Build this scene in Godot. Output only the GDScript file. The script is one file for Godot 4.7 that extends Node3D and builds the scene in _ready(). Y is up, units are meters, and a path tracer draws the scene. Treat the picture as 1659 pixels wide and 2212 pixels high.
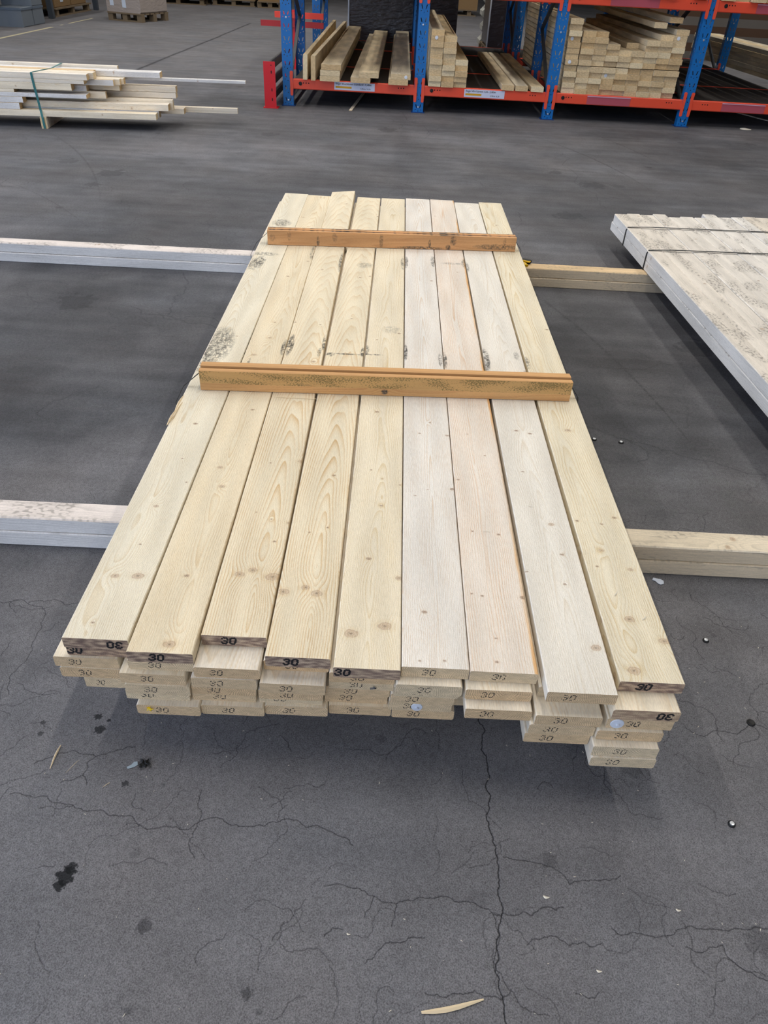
extends Node3D

const ORD := ["first", "second", "third", "fourth", "fifth", "sixth", "seventh", "eighth", "ninth", "tenth", "eleventh", "twelfth", "thirteenth", "fourteenth"]
var rng := RandomNumberGenerator.new()
var M := {}
var used := {}
var slots: Array = []
var jobs: Array = []


func _ready() -> void:
	rng.seed = 20
	camera_and_light()
	build_hall()
	make_materials()
	build_floor()
	build_main_stack()
	build_battens()
	build_sleepers()
	build_right_stack()
	build_left_bundle()
	build_racks()
	build_rack_loads()
	build_background()
	build_debris()


# ---------------------------------------------------------------- camera, sky, lamps, exposure
func camera_and_light() -> void:
	var cam := Camera3D.new()
	cam.name = "camera"
	cam.fov = 70.22
	cam.near = 0.02
	cam.far = 120.0
	cam.transform = Transform3D(Basis(Vector3(0.99875766, 0.04440885, -0.02260513), Vector3(-0.04897015, 0.79074225, -0.61018736), Vector3(-0.00922289, 0.61053628, 0.79193459)).orthonormalized(), Vector3(0, 1.25, 0))
	add_child(cam)
	cam.current = true
	var sky_mat := ProceduralSkyMaterial.new()
	sky_mat.sky_top_color = Color(0.66, 0.77, 0.95)
	sky_mat.sky_horizon_color = Color(0.86, 0.915, 1.0)
	sky_mat.ground_bottom_color = Color(0.42, 0.43, 0.45)
	sky_mat.ground_horizon_color = Color(0.60, 0.63, 0.68)
	sky_mat.energy_multiplier = 4.2
	var sky := Sky.new()
	sky.sky_material = sky_mat
	var env := Environment.new()
	env.background_mode = Environment.BG_SKY
	env.sky = sky
	env.ambient_light_source = Environment.AMBIENT_SOURCE_DISABLED
	env.tonemap_mode = Environment.TONE_MAPPER_LINEAR
	env.tonemap_exposure = 1.07
	env.sdfgi_enabled = true
	env.ssao_enabled = true
	env.ssil_enabled = true
	var we := WorldEnvironment.new()
	we.name = "world_environment"
	we.environment = env
	add_child(we)
	# long rows of ceiling lamps that run along the hall
	var i := 0
	for x in [-6.9, -3.3, 0.5, 4.3]:
		for z in [-18.3, -13.1, -7.9, -2.7, 6.0]:
			ceiling_lamp(Vector3(x, 6.9, z), 3.6, i)
			i += 1


func ceiling_lamp(at: Vector3, length: float, n: int) -> void:
	var t := Node3D.new()
	var row: int = n / 5
	label(t, "ceiling_lamp", "long white ceiling lamp, %s in %s row from the left wall" % [ORD[n % 5], ORD[row]], "lamp", "ceiling lamps above the hall")
	t.position = at
	var hs := SurfaceTool.new()
	hs.begin(Mesh.PRIMITIVE_TRIANGLES)
	add_box(hs, Vector3(0, 0.06, 0), Vector3(0.22, 0.08, length + 0.06))
	add_box(hs, Vector3(0, 0.55, -length * 0.4), Vector3(0.012, 0.9, 0.012))
	add_box(hs, Vector3(0, 0.55, length * 0.4), Vector3(0.012, 0.9, 0.012))
	part(t, "housing", hs, plain("lamp_housing", Color(0.85, 0.86, 0.87), 0.5))
	var ds := SurfaceTool.new()
	ds.begin(Mesh.PRIMITIVE_TRIANGLES)
	add_box(ds, Vector3(0, 0.012, 0), Vector3(0.17, 0.012, length))
	var dm := plain("lamp_diffuser", Color(0.95, 0.95, 0.93), 0.6)
	dm.emission_enabled = true
	dm.emission = Color(1.0, 0.97, 0.92)
	dm.emission_energy_multiplier = 4.0
	part(t, "diffuser", ds, dm)
	var l := AreaLight3D.new()
	l.name = "lamp_light"
	l.area_size = Vector2(0.17, length)
	l.light_color = Color(1.0, 0.98, 0.95)
	l.light_energy = 8.6
	l.area_range = 60.0
	l.area_attenuation = 2.0
	l.shadow_enabled = true
	l.position = Vector3(0, -0.01, 0)
	l.rotation = Vector3(-PI / 2, 0, 0)
	t.add_child(l)


# ---------------------------------------------------------------- small helpers
func numbered(called: String) -> String:
	var n: int = used.get(called, 0)
	used[called] = n + 1
	return called if n == 0 else "%s_%03d" % [called, n]


func label(o: Node3D, called: String, text: String, category: String, group := "") -> Node3D:
	o.name = numbered(called)
	o.set_meta("label", text)
	o.set_meta("category", category)
	if group:
		o.set_meta("group", group)
	add_child(o)
	return o


func struct(o: Node3D, called: String) -> Node3D:
	o.name = called
	o.set_meta("kind", "structure")
	add_child(o)
	return o


func mesh_node(m: Mesh, mat: Material = null) -> MeshInstance3D:
	var o := MeshInstance3D.new()
	o.mesh = m
	if mat:
		o.material_override = mat
	return o


func part(parent: Node, called: String, st: SurfaceTool, mat: Material, note := "") -> MeshInstance3D:
	var o := mesh_node(st.commit(), mat)
	o.name = called
	if note:
		o.set_meta("label", note)
	parent.add_child(o, true)
	return o


func plain(key: String, c: Color, rough: float, metal := 0.0) -> StandardMaterial3D:
	if not M.has(key):
		var m := StandardMaterial3D.new()
		m.resource_name = key
		m.albedo_color = c
		m.roughness = rough
		m.metallic = metal
		M[key] = m
	return M[key]


func new_st() -> SurfaceTool:
	var st := SurfaceTool.new()
	st.begin(Mesh.PRIMITIVE_TRIANGLES)
	return st


func quad(st: SurfaceTool, a: Vector3, b: Vector3, c: Vector3, d: Vector3, ua := Vector2(0, 0), ub := Vector2(1, 0), uc := Vector2(1, 1), ud := Vector2(0, 1)) -> void:
	# a b c d run clockwise seen from outside
	var n := (c - a).cross(b - a).normalized()
	if n == Vector3.ZERO:
		n = (d - a).cross(c - a).normalized()
	for v in [[a, ua], [b, ub], [c, uc], [a, ua], [c, uc], [d, ud]]:
		st.set_normal(n)
		st.set_uv(v[1])
		st.add_vertex(v[0])


func add_box(st: SurfaceTool, at: Vector3, size: Vector3, b := Basis.IDENTITY, bevel := 0.0) -> void:
	var h := size / 2
	if bevel > 0.0:
		add_prism(st, [Vector2(-h.x + bevel, -h.y), Vector2(-h.x, -h.y + bevel), Vector2(-h.x, h.y - bevel), Vector2(-h.x + bevel, h.y), Vector2(h.x - bevel, h.y), Vector2(h.x, h.y - bevel), Vector2(h.x, -h.y + bevel), Vector2(h.x - bevel, -h.y)], -h.z, h.z, Transform3D(b, at))
		return
	var p := []
	for k in 8:
		p.append(at + b * Vector3(h.x if k & 1 else -h.x, h.y if k & 2 else -h.y, h.z if k & 4 else -h.z))
	quad(st, p[6], p[7], p[5], p[4])
	quad(st, p[3], p[2], p[0], p[1])
	quad(st, p[7], p[3], p[1], p[5])
	quad(st, p[2], p[6], p[4], p[0])
	quad(st, p[2], p[3], p[7], p[6])
	quad(st, p[4], p[5], p[1], p[0])


# a closed outline in x and y (clockwise seen from +z), pushed from z0 to z1 > z0; convex or not
func add_prism(st: SurfaceTool, outline: Array, z0: float, z1: float, t := Transform3D.IDENTITY) -> void:
	var n := outline.size()
	for k in n:
		var a: Vector2 = outline[k]
		var b: Vector2 = outline[(k + 1) % n]
		quad(st, t * Vector3(a.x, a.y, z0), t * Vector3(b.x, b.y, z0), t * Vector3(b.x, b.y, z1), t * Vector3(a.x, a.y, z1))
	var flat := PackedVector2Array(outline)
	var idx := Geometry2D.triangulate_polygon(flat)
	for k in range(0, idx.size(), 3):
		var tri := [flat[idx[k]], flat[idx[k + 1]], flat[idx[k + 2]]]
		var area: float = (tri[1] - tri[0]).cross(tri[2] - tri[0])
		if area > 0:
			tri = [tri[0], tri[2], tri[1]]
		for side in 2:
			var z := z1 if side == 0 else z0
			var order := [0, 1, 2] if side == 0 else [0, 2, 1]
			for q in order:
				st.set_normal((t.basis * Vector3(0, 0, 1 if side == 0 else -1)).normalized())
				st.set_uv(tri[q])
				st.add_vertex(t * Vector3(tri[q].x, tri[q].y, z))


# a flat band of given width and thickness along points; "up" is the direction its face looks
func add_band(st: SurfaceTool, pts: Array, faces: Array, width: Vector3, thick: float) -> void:
	for k in pts.size() - 1:
		var a: Vector3 = pts[k]
		var b: Vector3 = pts[k + 1]
		var na: Vector3 = faces[k] * thick
		var nb: Vector3 = faces[k + 1] * thick
		var w := width / 2
		quad(st, a - w + na, b - w + nb, b + w + nb, a + w + na)
		quad(st, a + w, b + w, b - w, a - w)
		quad(st, a - w, b - w, b - w + nb, a - w + na)
		quad(st, a + w + na, b + w + nb, b + w, a + w)


func add_lathe(st: SurfaceTool, profile: Array, t: Transform3D, sides := 20) -> void:
	# profile: points (radius, height) from the bottom up
	for k in profile.size() - 1:
		var p: Vector2 = profile[k]
		var q: Vector2 = profile[k + 1]
		for s in sides:
			var a := TAU * s / sides
			var b := TAU * (s + 1) / sides
			quad(st, t * Vector3(p.x * cos(a), p.y, p.x * sin(a)), t * Vector3(q.x * cos(a), q.y, q.x * sin(a)), t * Vector3(q.x * cos(b), q.y, q.x * sin(b)), t * Vector3(p.x * cos(b), p.y, p.x * sin(b)))


# ---------------------------------------------------------------- hall
func build_hall() -> void:
	var wall := plain("wall_paint", Color(0.60, 0.61, 0.62), 0.9)
	var roof := plain("roof_steel", Color(0.62, 0.63, 0.64), 0.8)
	var x0 := -9.4
	var x1 := 13.0
	var z0 := -33.0
	var z1 := 9.0
	var top := 8.0
	var st := new_st()
	# the left wall has a big open gate that lets the daylight in
	add_box(st, Vector3(x0 - 0.15, top / 2, (z0 - 7.0) / 2), Vector3(0.3, top, -7.0 - z0))
	add_box(st, Vector3(x0 - 0.15, top / 2, (z1 + 5.0) / 2), Vector3(0.3, top, z1 - 5.0))
	add_box(st, Vector3(x0 - 0.15, (top + 5.2) / 2, -1.0), Vector3(0.3, top - 5.2, 12.0))
	struct(mesh_node(st.commit(), wall), "wall_left")
	st = new_st()
	add_box(st, Vector3(x1 + 0.15, top / 2, (z0 + z1) / 2), Vector3(0.3, top, z1 - z0))
	struct(mesh_node(st.commit(), wall), "wall_right")
	st = new_st()
	add_box(st, Vector3((x0 + x1) / 2, top / 2, z0 - 0.15), Vector3(x1 - x0 + 0.6, top, 0.3))
	struct(mesh_node(st.commit(), wall), "wall_back")
	st = new_st()
	# a second gate behind the camera
	add_box(st, Vector3((x0 - 6.5) / 2, top / 2, z1 + 0.15), Vector3(-6.5 - x0, top, 0.3))
	add_box(st, Vector3((x1 - 0.5) / 2, top / 2, z1 + 0.15), Vector3(x1 + 0.5, top, 0.3))
	add_box(st, Vector3(-3.5, (top + 5.0) / 2, z1 + 0.15), Vector3(6.0, top - 5.0, 0.3))
	struct(mesh_node(st.commit(), wall), "wall_front")
	st = new_st()
	add_box(st, Vector3((x0 + x1) / 2, top + 0.1, (z0 + z1) / 2), Vector3(x1 - x0 + 0.6, 0.2, z1 - z0 + 0.6))
	struct(mesh_node(st.commit(), roof), "ceiling")


# ---------------------------------------------------------------- wood: computed grain
# one strip of wood seen along its length: growth rings cut by the saw, knots, stains
func gen_strip(q: Dictionary) -> Array:
	var w: int = q.w
	var h: int = q.h
	var lm: float = q.len
	var wm: float = q.wid
	var nz := FastNoiseLite.new()
	nz.seed = q.seed
	nz.frequency = 1.0
	nz.fractal_type = FastNoiseLite.FRACTAL_NONE
	var c0a := PackedFloat32Array()
	var da := PackedFloat32Array()
	c0a.resize(w)
	da.resize(w)
	var c0: float = q.c0
	var d0: float = q.d0
	var slope: float = q.slope
	var s0: float = q.s0
	var wander: float = q.wander
	var dw: float = q.dw
	for x in w:
		var s := lm * x / w
		c0a[x] = c0 + wander * nz.get_noise_2d(s * 1.2, 7.7) + wander * 0.25 * nz.get_noise_2d(s * 6.0, 17.7)
		var d := d0 + slope * (s - s0) + dw * nz.get_noise_2d(s * 0.9, 55.5) + dw * 0.05 * nz.get_noise_2d(s * 7.0, 85.5)
		da[x] = d * d
	var ph := PackedFloat32Array()
	ph.resize(w * h)
	var inv: float = 1.0 / float(q.ring)
	var wob: float = q.wob
	var kx := lm / w
	var ky := wm / h
	for y in h:
		var c := (y + 0.5) * ky - wm / 2
		var row := y * w
		var cy := c * 38.0
		for x in w:
			var dc := c - c0a[x]
			ph[row + x] = sqrt(dc * dc + da[x]) * inv + wob * nz.get_noise_2d(x * kx * 3.0, cy)
	var knots: Array = q.knots
	for k in knots:
		var ks: float = k[0]
		var kc: float = k[1]
		var kr: float = k[2]
		var sx := kr * 3.4
		var sy := kr * 1.7
		var amp := kr * inv * 1.1
		for y in range(maxi(0, int((kc + wm / 2 - sy * 2.4) / ky)), mini(h, int((kc + wm / 2 + sy * 2.4) / ky) + 1)):
			for x in range(maxi(0, int((ks - sx * 2.4) / kx)), mini(w, int((ks + sx * 2.4) / kx) + 1)):
				var ds := (x * kx - ks) / sx
				var dc := ((y + 0.5) * ky - wm / 2 - kc) / sy
				ph[y * w + x] += amp * exp(-ds * ds - dc * dc)
	var out := PackedByteArray()
	out.resize(w * h * 4)
	var bump := PackedByteArray()
	bump.resize(w * h)
	var base: Color = q.base
	var late: Color = q.late
	var con: float = q.contrast
	var tonal: float = q.tone
	var calm: float = q.get("calm", 0.0)
	var edge: float = q.get("edge", 0.0)
	var edge_col := Color(0.86, 0.64, 0.39)
	var blot: float = q.get("blot", 0.0)
	var speck: float = q.get("speck", 0.0)
	for y in h:
		var row := y * w
		var c := (y + 0.5) * ky - wm / 2
		for x in w:
			var p := ph[row + x]
			var fr := p - floorf(p)
			var l := fr * fr
			l = l * (0.35 + 0.65 * l)
			if fr > 0.92:
				l *= (1.0 - fr) * 12.5
			var s := x * kx
			var fib := 0.6 * nz.get_noise_2d(x * 0.06, y * 0.83) + 0.6 * nz.get_noise_2d(x * 0.31 + 70.0, y * 0.61)
			var t := 1.0 + tonal * nz.get_noise_2d(s * 2.1 + 40.0, c * 16.0) + 0.06 * fib
			l = l * con * (1.0 - calm * smoothstep(0.95, 1.6, s)) * (0.75 + 0.5 * nz.get_noise_2d(s * 4.0, c * 25.0 + 9.0))
			var r := lerpf(base.r, late.r, l) * t
			var g := lerpf(base.g, late.g, l) * t
			var b := lerpf(base.b, late.b, l) * t
			if edge > 0.0 and y > h - 8:
				var e := edge * clampf((y - h + 8) / 4.0 + 0.5 * nz.get_noise_2d(s * 9.0, 3.0), 0.0, 1.0) * clampf(0.7 + 1.2 * nz.get_noise_2d(s * 2.3, 91.0), 0.0, 1.0)
				r = lerpf(r, edge_col.r, e)
				g = lerpf(g, edge_col.g, e)
				b = lerpf(b, edge_col.b, e)
			if blot > 0.0:
				var patch := clampf(nz.get_noise_2d(s * 4.6 + 13.0 + q.seed, c * 9.0 + float(q.seed) * 0.37) * 2.6 - 0.15, 0.0, 1.0)
				var mark := clampf((nz.get_noise_2d(s * 46.0, c * 74.0) - 0.2) * 3.6 + 0.6 * nz.get_noise_2d(s * 120.0, c * 200.0), 0.0, 1.0)
				var e := blot * (0.62 * patch * mark + 0.16 * patch)
				r = lerpf(r, 0.42, e)
				g = lerpf(g, 0.40, e)
				b = lerpf(b, 0.375, e)
			if speck > 0.0 and y < h * 0.62:
				r = lerpf(r, 0.78, 0.6)
				g = lerpf(g, 0.63, 0.6)
				b = lerpf(b, 0.40, 0.6)
				var e := speck * clampf((nz.get_noise_2d(s * 150.0, c * 260.0) + 0.8 * nz.get_noise_2d(s * 9.0, c * 30.0) - 0.1) * 1.8, 0.0, 1.0)
				r = lerpf(r, 0.40, e)
				g = lerpf(g, 0.36, e)
				b = lerpf(b, 0.22, e)
			var i := (row + x) * 4
			out[i] = clampi(int(r * 255.0), 0, 255)
			out[i + 1] = clampi(int(g * 255.0), 0, 255)
			out[i + 2] = clampi(int(b * 255.0), 0, 255)
			out[i + 3] = 255
			bump[row + x] = clampi(int(128.0 + 85.0 * fib - 80.0 * l), 0, 255)
	for k in knots:
		var ks: float = k[0]
		var kc: float = k[1]
		var kr: float = k[2] * 0.9
		var dark := Color(0.55, 0.43, 0.34) if kr < 0.0055 else Color(0.70, 0.585, 0.475)
		for y in range(maxi(0, int((kc + wm / 2 - kr * 2.2) / ky)), mini(h, int((kc + wm / 2 + kr * 2.2) / ky) + 1)):
			for x in range(maxi(0, int((ks - kr * 2.4) / kx)), mini(w, int((ks + kr * 2.4) / kx) + 1)):
				var ds := (x * kx - ks) / (kr * 0.80)
				var dc := ((y + 0.5) * ky - wm / 2 - kc) / (kr * 1.10)
				var dist := sqrt(ds * ds + dc * dc) * (1.0 + 0.16 * nz.get_noise_2d(x * 0.05 + 7.0, y * 0.09 + ks * 90.0))
				var i := (y * w + x) * 4
				var e := 0.0
				var col := dark
				if dist < 0.85:
					e = 0.50 + 0.16 * sin(dist * 17.0 + ds * 1.5) + 0.14 * nz.get_noise_2d(x * 0.8, y * 0.4)
					if dist < 0.28 + 0.2 * nz.get_noise_2d(x * 0.6, y * 0.35):
						col = dark.darkened(0.28)
						e += 0.12
				elif dist < 1.0:
					e = 0.6 * (1.0 - dist) / 0.15
					col = dark.darkened(0.1)
				elif dist < 2.0:
					e = 0.35 * (2.0 - dist) * clampf(0.5 + nz.get_noise_2d(x * 0.04, y * 0.5), 0.0, 1.0)
					col = late
				if e > 0.0:
					e = minf(e, 1.0)
					out[i] = int(lerpf(out[i], col.r * 255.0, e))
					out[i + 1] = int(lerpf(out[i + 1], col.g * 255.0, e))
					out[i + 2] = int(lerpf(out[i + 2], col.b * 255.0, e))
	for k in q.get("stains", []):
		var ks: float = k[0]
		var kc: float = k[1]
		var ls: float = k[2]
		var lc: float = k[3]
		for y in range(maxi(0, int((kc + wm / 2 - lc * 1.6) / ky)), mini(h, int((kc + wm / 2 + lc * 1.6) / ky) + 1)):
			for x in range(maxi(0, int((ks - ls * 1.6) / kx)), mini(w, int((ks + ls * 1.6) / kx) + 1)):
				var ds := (x * kx - ks) / ls
				var dc := ((y + 0.5) * ky - wm / 2 - kc) / lc
				var body := clampf(1.5 - ds * ds - dc * dc, 0.0, 1.0)
				var grit := clampf(maxf(nz.get_noise_2d(x * 0.33, y * 0.035 + 5.0), nz.get_noise_2d(x * 0.045, y * 0.75)) * 2.6 - 0.15 + 0.9 * nz.get_noise_2d(x * 0.03 + 50.0, y * 0.05), 0.0, 1.0)
				var e: float = body * grit * float(k[4])
				var i := (y * w + x) * 4
				out[i] = int(lerpf(out[i], 60.0, e))
				out[i + 1] = int(lerpf(out[i + 1], 58.0, e))
				out[i + 2] = int(lerpf(out[i + 2], 54.0, e))
	return [out, bump]


func run_job(i: int) -> void:
	slots[i] = gen_strip(jobs[i]) if jobs[i].has("knots") else gen_end(jobs[i])


# all strips of one atlas lie below each other
func atlas(list: Array, key: String, rough: float, relief: float) -> StandardMaterial3D:
	jobs = list
	slots = []
	slots.resize(list.size())
	var task := WorkerThreadPool.add_group_task(run_job, list.size())
	WorkerThreadPool.wait_for_group_task_completion(task)
	var all := PackedByteArray()
	var bumps := PackedByteArray()
	for s in slots:
		all.append_array(s[0])
		if relief > 0.0:
			bumps.append_array(s[1])
	var w: int = list[0].w
	var h: int = int(list[0].h) * list.size()
	var m := plain(key, Color.WHITE, rough)
	var im := Image.create_from_data(w, h, false, Image.FORMAT_RGBA8, all)
	if h > 2048:
		# two columns
		var two := Image.create(w * 2, h / 2, false, Image.FORMAT_RGBA8)
		two.blit_rect(im, Rect2i(0, 0, w, h / 2), Vector2i(0, 0))
		two.blit_rect(im, Rect2i(0, h / 2, w, h / 2), Vector2i(w, 0))
		im = two
	m.albedo_texture = ImageTexture.create_from_image(im)
	m.metallic_specular = 0.35
	if relief > 0.0:
		m.heightmap_enabled = true
		m.heightmap_scale = relief
		m.heightmap_texture = ImageTexture.create_from_image(Image.create_from_data(w, h, false, Image.FORMAT_L8, bumps))
	return m


const THREE := ["01110", "10001", "00001", "00110", "00001", "10001", "01110"]
const ZERO := ["01110", "10001", "10001", "10001", "10001", "10001", "01110"]

# sawn end of a board: growth rings and, on some, the printed length mark
func gen_end(q: Dictionary) -> Array:
	var w: int = q.w
	var h: int = q.h
	var nz := FastNoiseLite.new()
	nz.seed = q.seed
	nz.frequency = 1.0
	nz.fractal_type = FastNoiseLite.FRACTAL_NONE
	var out := PackedByteArray()
	out.resize(w * h * 4)
	var base: Color = q.base
	var late: Color = q.late
	var dirt: float = q.dirt
	var cx: float = q.cx * w
	var cy: float = q.cy * h
	for y in h:
		for x in w:
			var dx := x - cx
			var dy := y - cy
			var r := sqrt(dx * dx + dy * dy) / float(q.ring) + 0.7 * nz.get_noise_2d(x * 0.02, y * 0.03)
			var fr := r - floorf(r)
			var l := fr * fr * (0.5 + 0.5 * fr)
			var t := 1.0 + 0.06 * nz.get_noise_2d(x * 0.30, y * 0.30) + 0.05 * nz.get_noise_2d(x * 0.02 + 3.0, y * 0.05) + 0.05 * nz.get_noise_2d(x * 0.9, y * 0.1)
			var col := base.lerp(late, l * float(q.contrast))
			if dirt > 0.0:
				var e := dirt * clampf(0.72 + 0.5 * nz.get_noise_2d(x * 0.018 + 20.0, y * 0.06) + 0.25 * nz.get_noise_2d(x * 0.2, y * 0.5) - 0.35 * l, 0.0, 1.0)
				col = col.lerp(q.dirt_col, e)
			var i := (y * w + x) * 4
			out[i] = clampi(int(col.r * t * 255.0), 0, 255)
			out[i + 1] = clampi(int(col.g * t * 255.0), 0, 255)
			out[i + 2] = clampi(int(col.b * t * 255.0), 0, 255)
			out[i + 3] = 255
	if q.mark > 0:
		var rnd := RandomNumberGenerator.new()
		rnd.seed = q.seed
		var bold: bool = q.mark == 2
		var hh := h * (0.62 if bold else 0.54)
		var pitch := hh / 7.0
		for digit in 2:
			var glyph: Array = THREE if digit == 0 else ZERO
			for r in 7:
				for c in 5:
					if String(glyph[r])[c] != "1":
						continue
					if not bold and rnd.randf() < 0.10:
						continue
					var px: float = float(c) * pitch * 0.98 + digit * pitch * 6.2 - r * pitch * 0.16
					var py := r * pitch + (h - hh) * 0.56
					px += rnd.randf_range(-0.25, 0.25) * pitch
					py += rnd.randf_range(-0.25, 0.25) * pitch
					px += float(q.mx) * w
					if q.flip:
						px = 2.0 * float(q.mx) * w + pitch * 10.5 - px
						py = h - py
					var rad := pitch * (0.86 if bold else rnd.randf_range(0.36, 0.58))
					for y in range(int(py - rad - 1), int(py + rad + 2)):
						for x in range(int(px - rad - 1), int(px + rad + 2)):
							if x < 0 or y < 0 or x >= w or y >= h:
								continue
							var e := clampf(rad - Vector2(x - px, y - py).length() + 0.5, 0.0, 1.0) * (0.9 if bold else 0.93)
							var i := (y * w + x) * 4
							out[i] = int(lerpf(out[i], 26.0, e))
							out[i + 1] = int(lerpf(out[i + 1], 27.0, e))
							out[i + 2] = int(lerpf(out[i + 2], 31.0, e))
	return [out]


func wood(seed_: int, w: int, h: int, lm: float, wm: float, base: Color, late: Color, contrast: float, more := {}) -> Dictionary:
	var r := RandomNumberGenerator.new()
	r.seed = seed_ * 77 + 5
	var q := {"seed": seed_, "w": w, "h": h, "len": lm, "wid": wm, "base": base, "late": late, "contrast": contrast, "c0": r.randf_range(-0.5, 0.5) * wm, "d0": r.randf_range(0.01, 0.05), "slope": r.randf_range(-0.02, 0.02), "s0": lm / 2, "wander": wm * 0.12, "dw": 0.018, "ring": 0.0042, "wob": 0.5, "tone": 0.04, "knots": []}
	q.merge(more, true)
	if q.knots.is_empty() and not more.has("clear"):
		for k in r.randi_range(2, 5):
			q.knots.append([r.randf_range(0.05, 0.95) * lm, r.randf_range(-0.42, 0.42) * wm, r.randf_range(0.004, 0.012) * minf(1.0, wm / 0.08)])
	return q


const TOP_KNOTS := [
	[[0.165,-0.016,0.009],[0.168,0.0295,0.013],[0.394,0.0032,0.007],[0.263,0.0058,0.003],[0.751,0.0088,0.006],[0.49,0.0488,0.003],[0.587,0.0146,0.003],[1.298,0.0171,0.004],[0.039,-0.017,0.004]],
	[[0.582,-0.01,0.008],[0.505,0.0111,0.008],[0.2,0.0008,0.006],[0.863,0.022,0.006],[0.687,0.0337,0.002],[0.02,0.0131,0.012],[2.65,-0.0411,0.007],[1.878,-0.0134,0.006],[2.057,0.0454,0.005],[1.195,-0.0308,0.009],[1.323,0.0002,0.008],[1.446,-0.0013,0.005]],
	[[0.578,0.0598,0.009],[0.336,0.0603,0.007],[0.565,-0.0149,0.003],[0.368,-0.0179,0.002],[0.346,0.019,0.003],[0.165,-0.0185,0.011],[0.179,0.0055,0.01],[0.162,0.0483,0.016],[0.271,0.0369,0.004],[2.841,0.0289,0.006],[1.922,-0.0095,0.005],[1.122,0.0351,0.008],[1.398,0.0306,0.004],[1.408,-0.0545,0.004]],
	[[0.179,-0.0055,0.01],[0.164,0.0183,0.013],[0.164,-0.0499,0.012],[0.568,0.0202,0.005],[0.369,0.022,0.003],[0.35,-0.0172,0.003],[2.722,0.0561,0.005],[1.919,0.0525,0.005],[1.901,0.0134,0.006],[1.506,0.0049,0.004]],
	[[0.081,-0.0342,0.015],[0.104,0.0299,0.014],[0.292,-0.0092,0.006],[0.476,0.012,0.005],[0.582,0.0117,0.003],[0.899,-0.012,0.006],[0.617,-0.0174,0.003],[0.237,0.0552,0.008],[1.421,0.0454,0.006],[1.363,-0.0275,0.004],[0.56,0.0546,0.003]],
	[[0.136,-0.0173,0.006],[0.789,-0.0186,0.004],[0.847,0.0104,0.004],[0.512,-0.0324,0.003],[0.538,-0.0022,0.002],[0.785,0.054,0.005],[0.545,0.0554,0.006],[0.014,-0.0282,0.003],[0.017,0.0166,0.003],[1.914,0.0418,0.006]],
	[[0.588,-0.051,0.004],[0.8,-0.0161,0.003],[0.7,0.0228,0.003],[0.386,0.0271,0.004],[0.393,-0.0296,0.003],[0.191,-0.0246,0.004],[0.192,0.0558,0.006],[0.023,-0.0112,0.004],[0.08,-0.0078,0.003],[0.196,-0.0451,0.003],[2.789,-0.0436,0.005],[2.029,0.0246,0.004]],
	[[0.868,-0.0114,0.006],[0.856,0.0235,0.006],[0.469,0.0179,0.008],[0.367,0.025,0.005],[0.274,0.0161,0.004],[0.307,-0.0557,0.003],[0.106,0.0439,0.011],[0.674,-0.0192,0.004],[1.223,0.0577,0.005]],
	[[0.852,0.0031,0.01],[0.456,-0.0512,0.005],[0.448,0.0063,0.004],[0.474,0.043,0.006],[0.356,-0.0161,0.007],[0.298,0.0359,0.007],[0.303,-0.0368,0.004],[0.153,-0.0043,0.012],[0.1,0.0507,0.011],[0.025,-0.029,0.014],[1.515,0.0505,0.006],[2.698,-0.0073,0.006]],
]
const TOP_STAINS := [
	[[1.227,-0.0324,0.12,0.045,0.62],[1.113,-0.056,0.06,0.02,0.6],[1.97,-0.041,0.06,0.03,0.6],[2.012,-0.0246,0.05,0.02,0.6],[2.522,-0.0075,0.05,0.04,0.5],[2.094,-0.0173,0.02,0.05,0.45]],
	[[1.259,0.056,0.05,0.008,0.8],[1.142,-0.0387,0.03,0.004,0.6],[2.171,0.0574,0.08,0.012,0.5]],
	[[1.231,-0.0495,0.07,0.01,0.9],[1.188,0.0473,0.03,0.006,0.6],[1.263,0.057,0.05,0.006,0.9],[2.022,0.058,0.1,0.008,0.7]],
	[[1.221,-0.0464,0.012,0.012,0.9],[1.229,0.0061,0.004,0.045,0.8],[1.248,0.057,0.03,0.006,0.8],[2.039,0.0277,0.03,0.03,0.3]],
	[[1.253,-0.0474,0.004,0.04,0.8],[1.284,-0.0566,0.03,0.006,0.7],[2.11,0.057,0.07,0.01,0.7],[1.448,0.02,0.03,0.03,0.2]],
	[[1.272,-0.0571,0.05,0.006,0.9],[2.112,-0.057,0.06,0.008,0.7],[2.139,0.0524,0.06,0.008,0.7],[1.231,0.0517,0.04,0.006,0.7]],
	[[1.234,-0.057,0.05,0.006,0.8],[2.132,0.057,0.05,0.01,0.5],[2.126,0.023,0.012,0.06,0.25]],
	[[1.288,-0.0564,0.07,0.012,0.85],[2.13,-0.057,0.05,0.006,0.6],[1.326,0.0431,0.03,0.008,0.4]],
	[[1.253,-0.057,0.04,0.008,0.5]],
]


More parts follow.
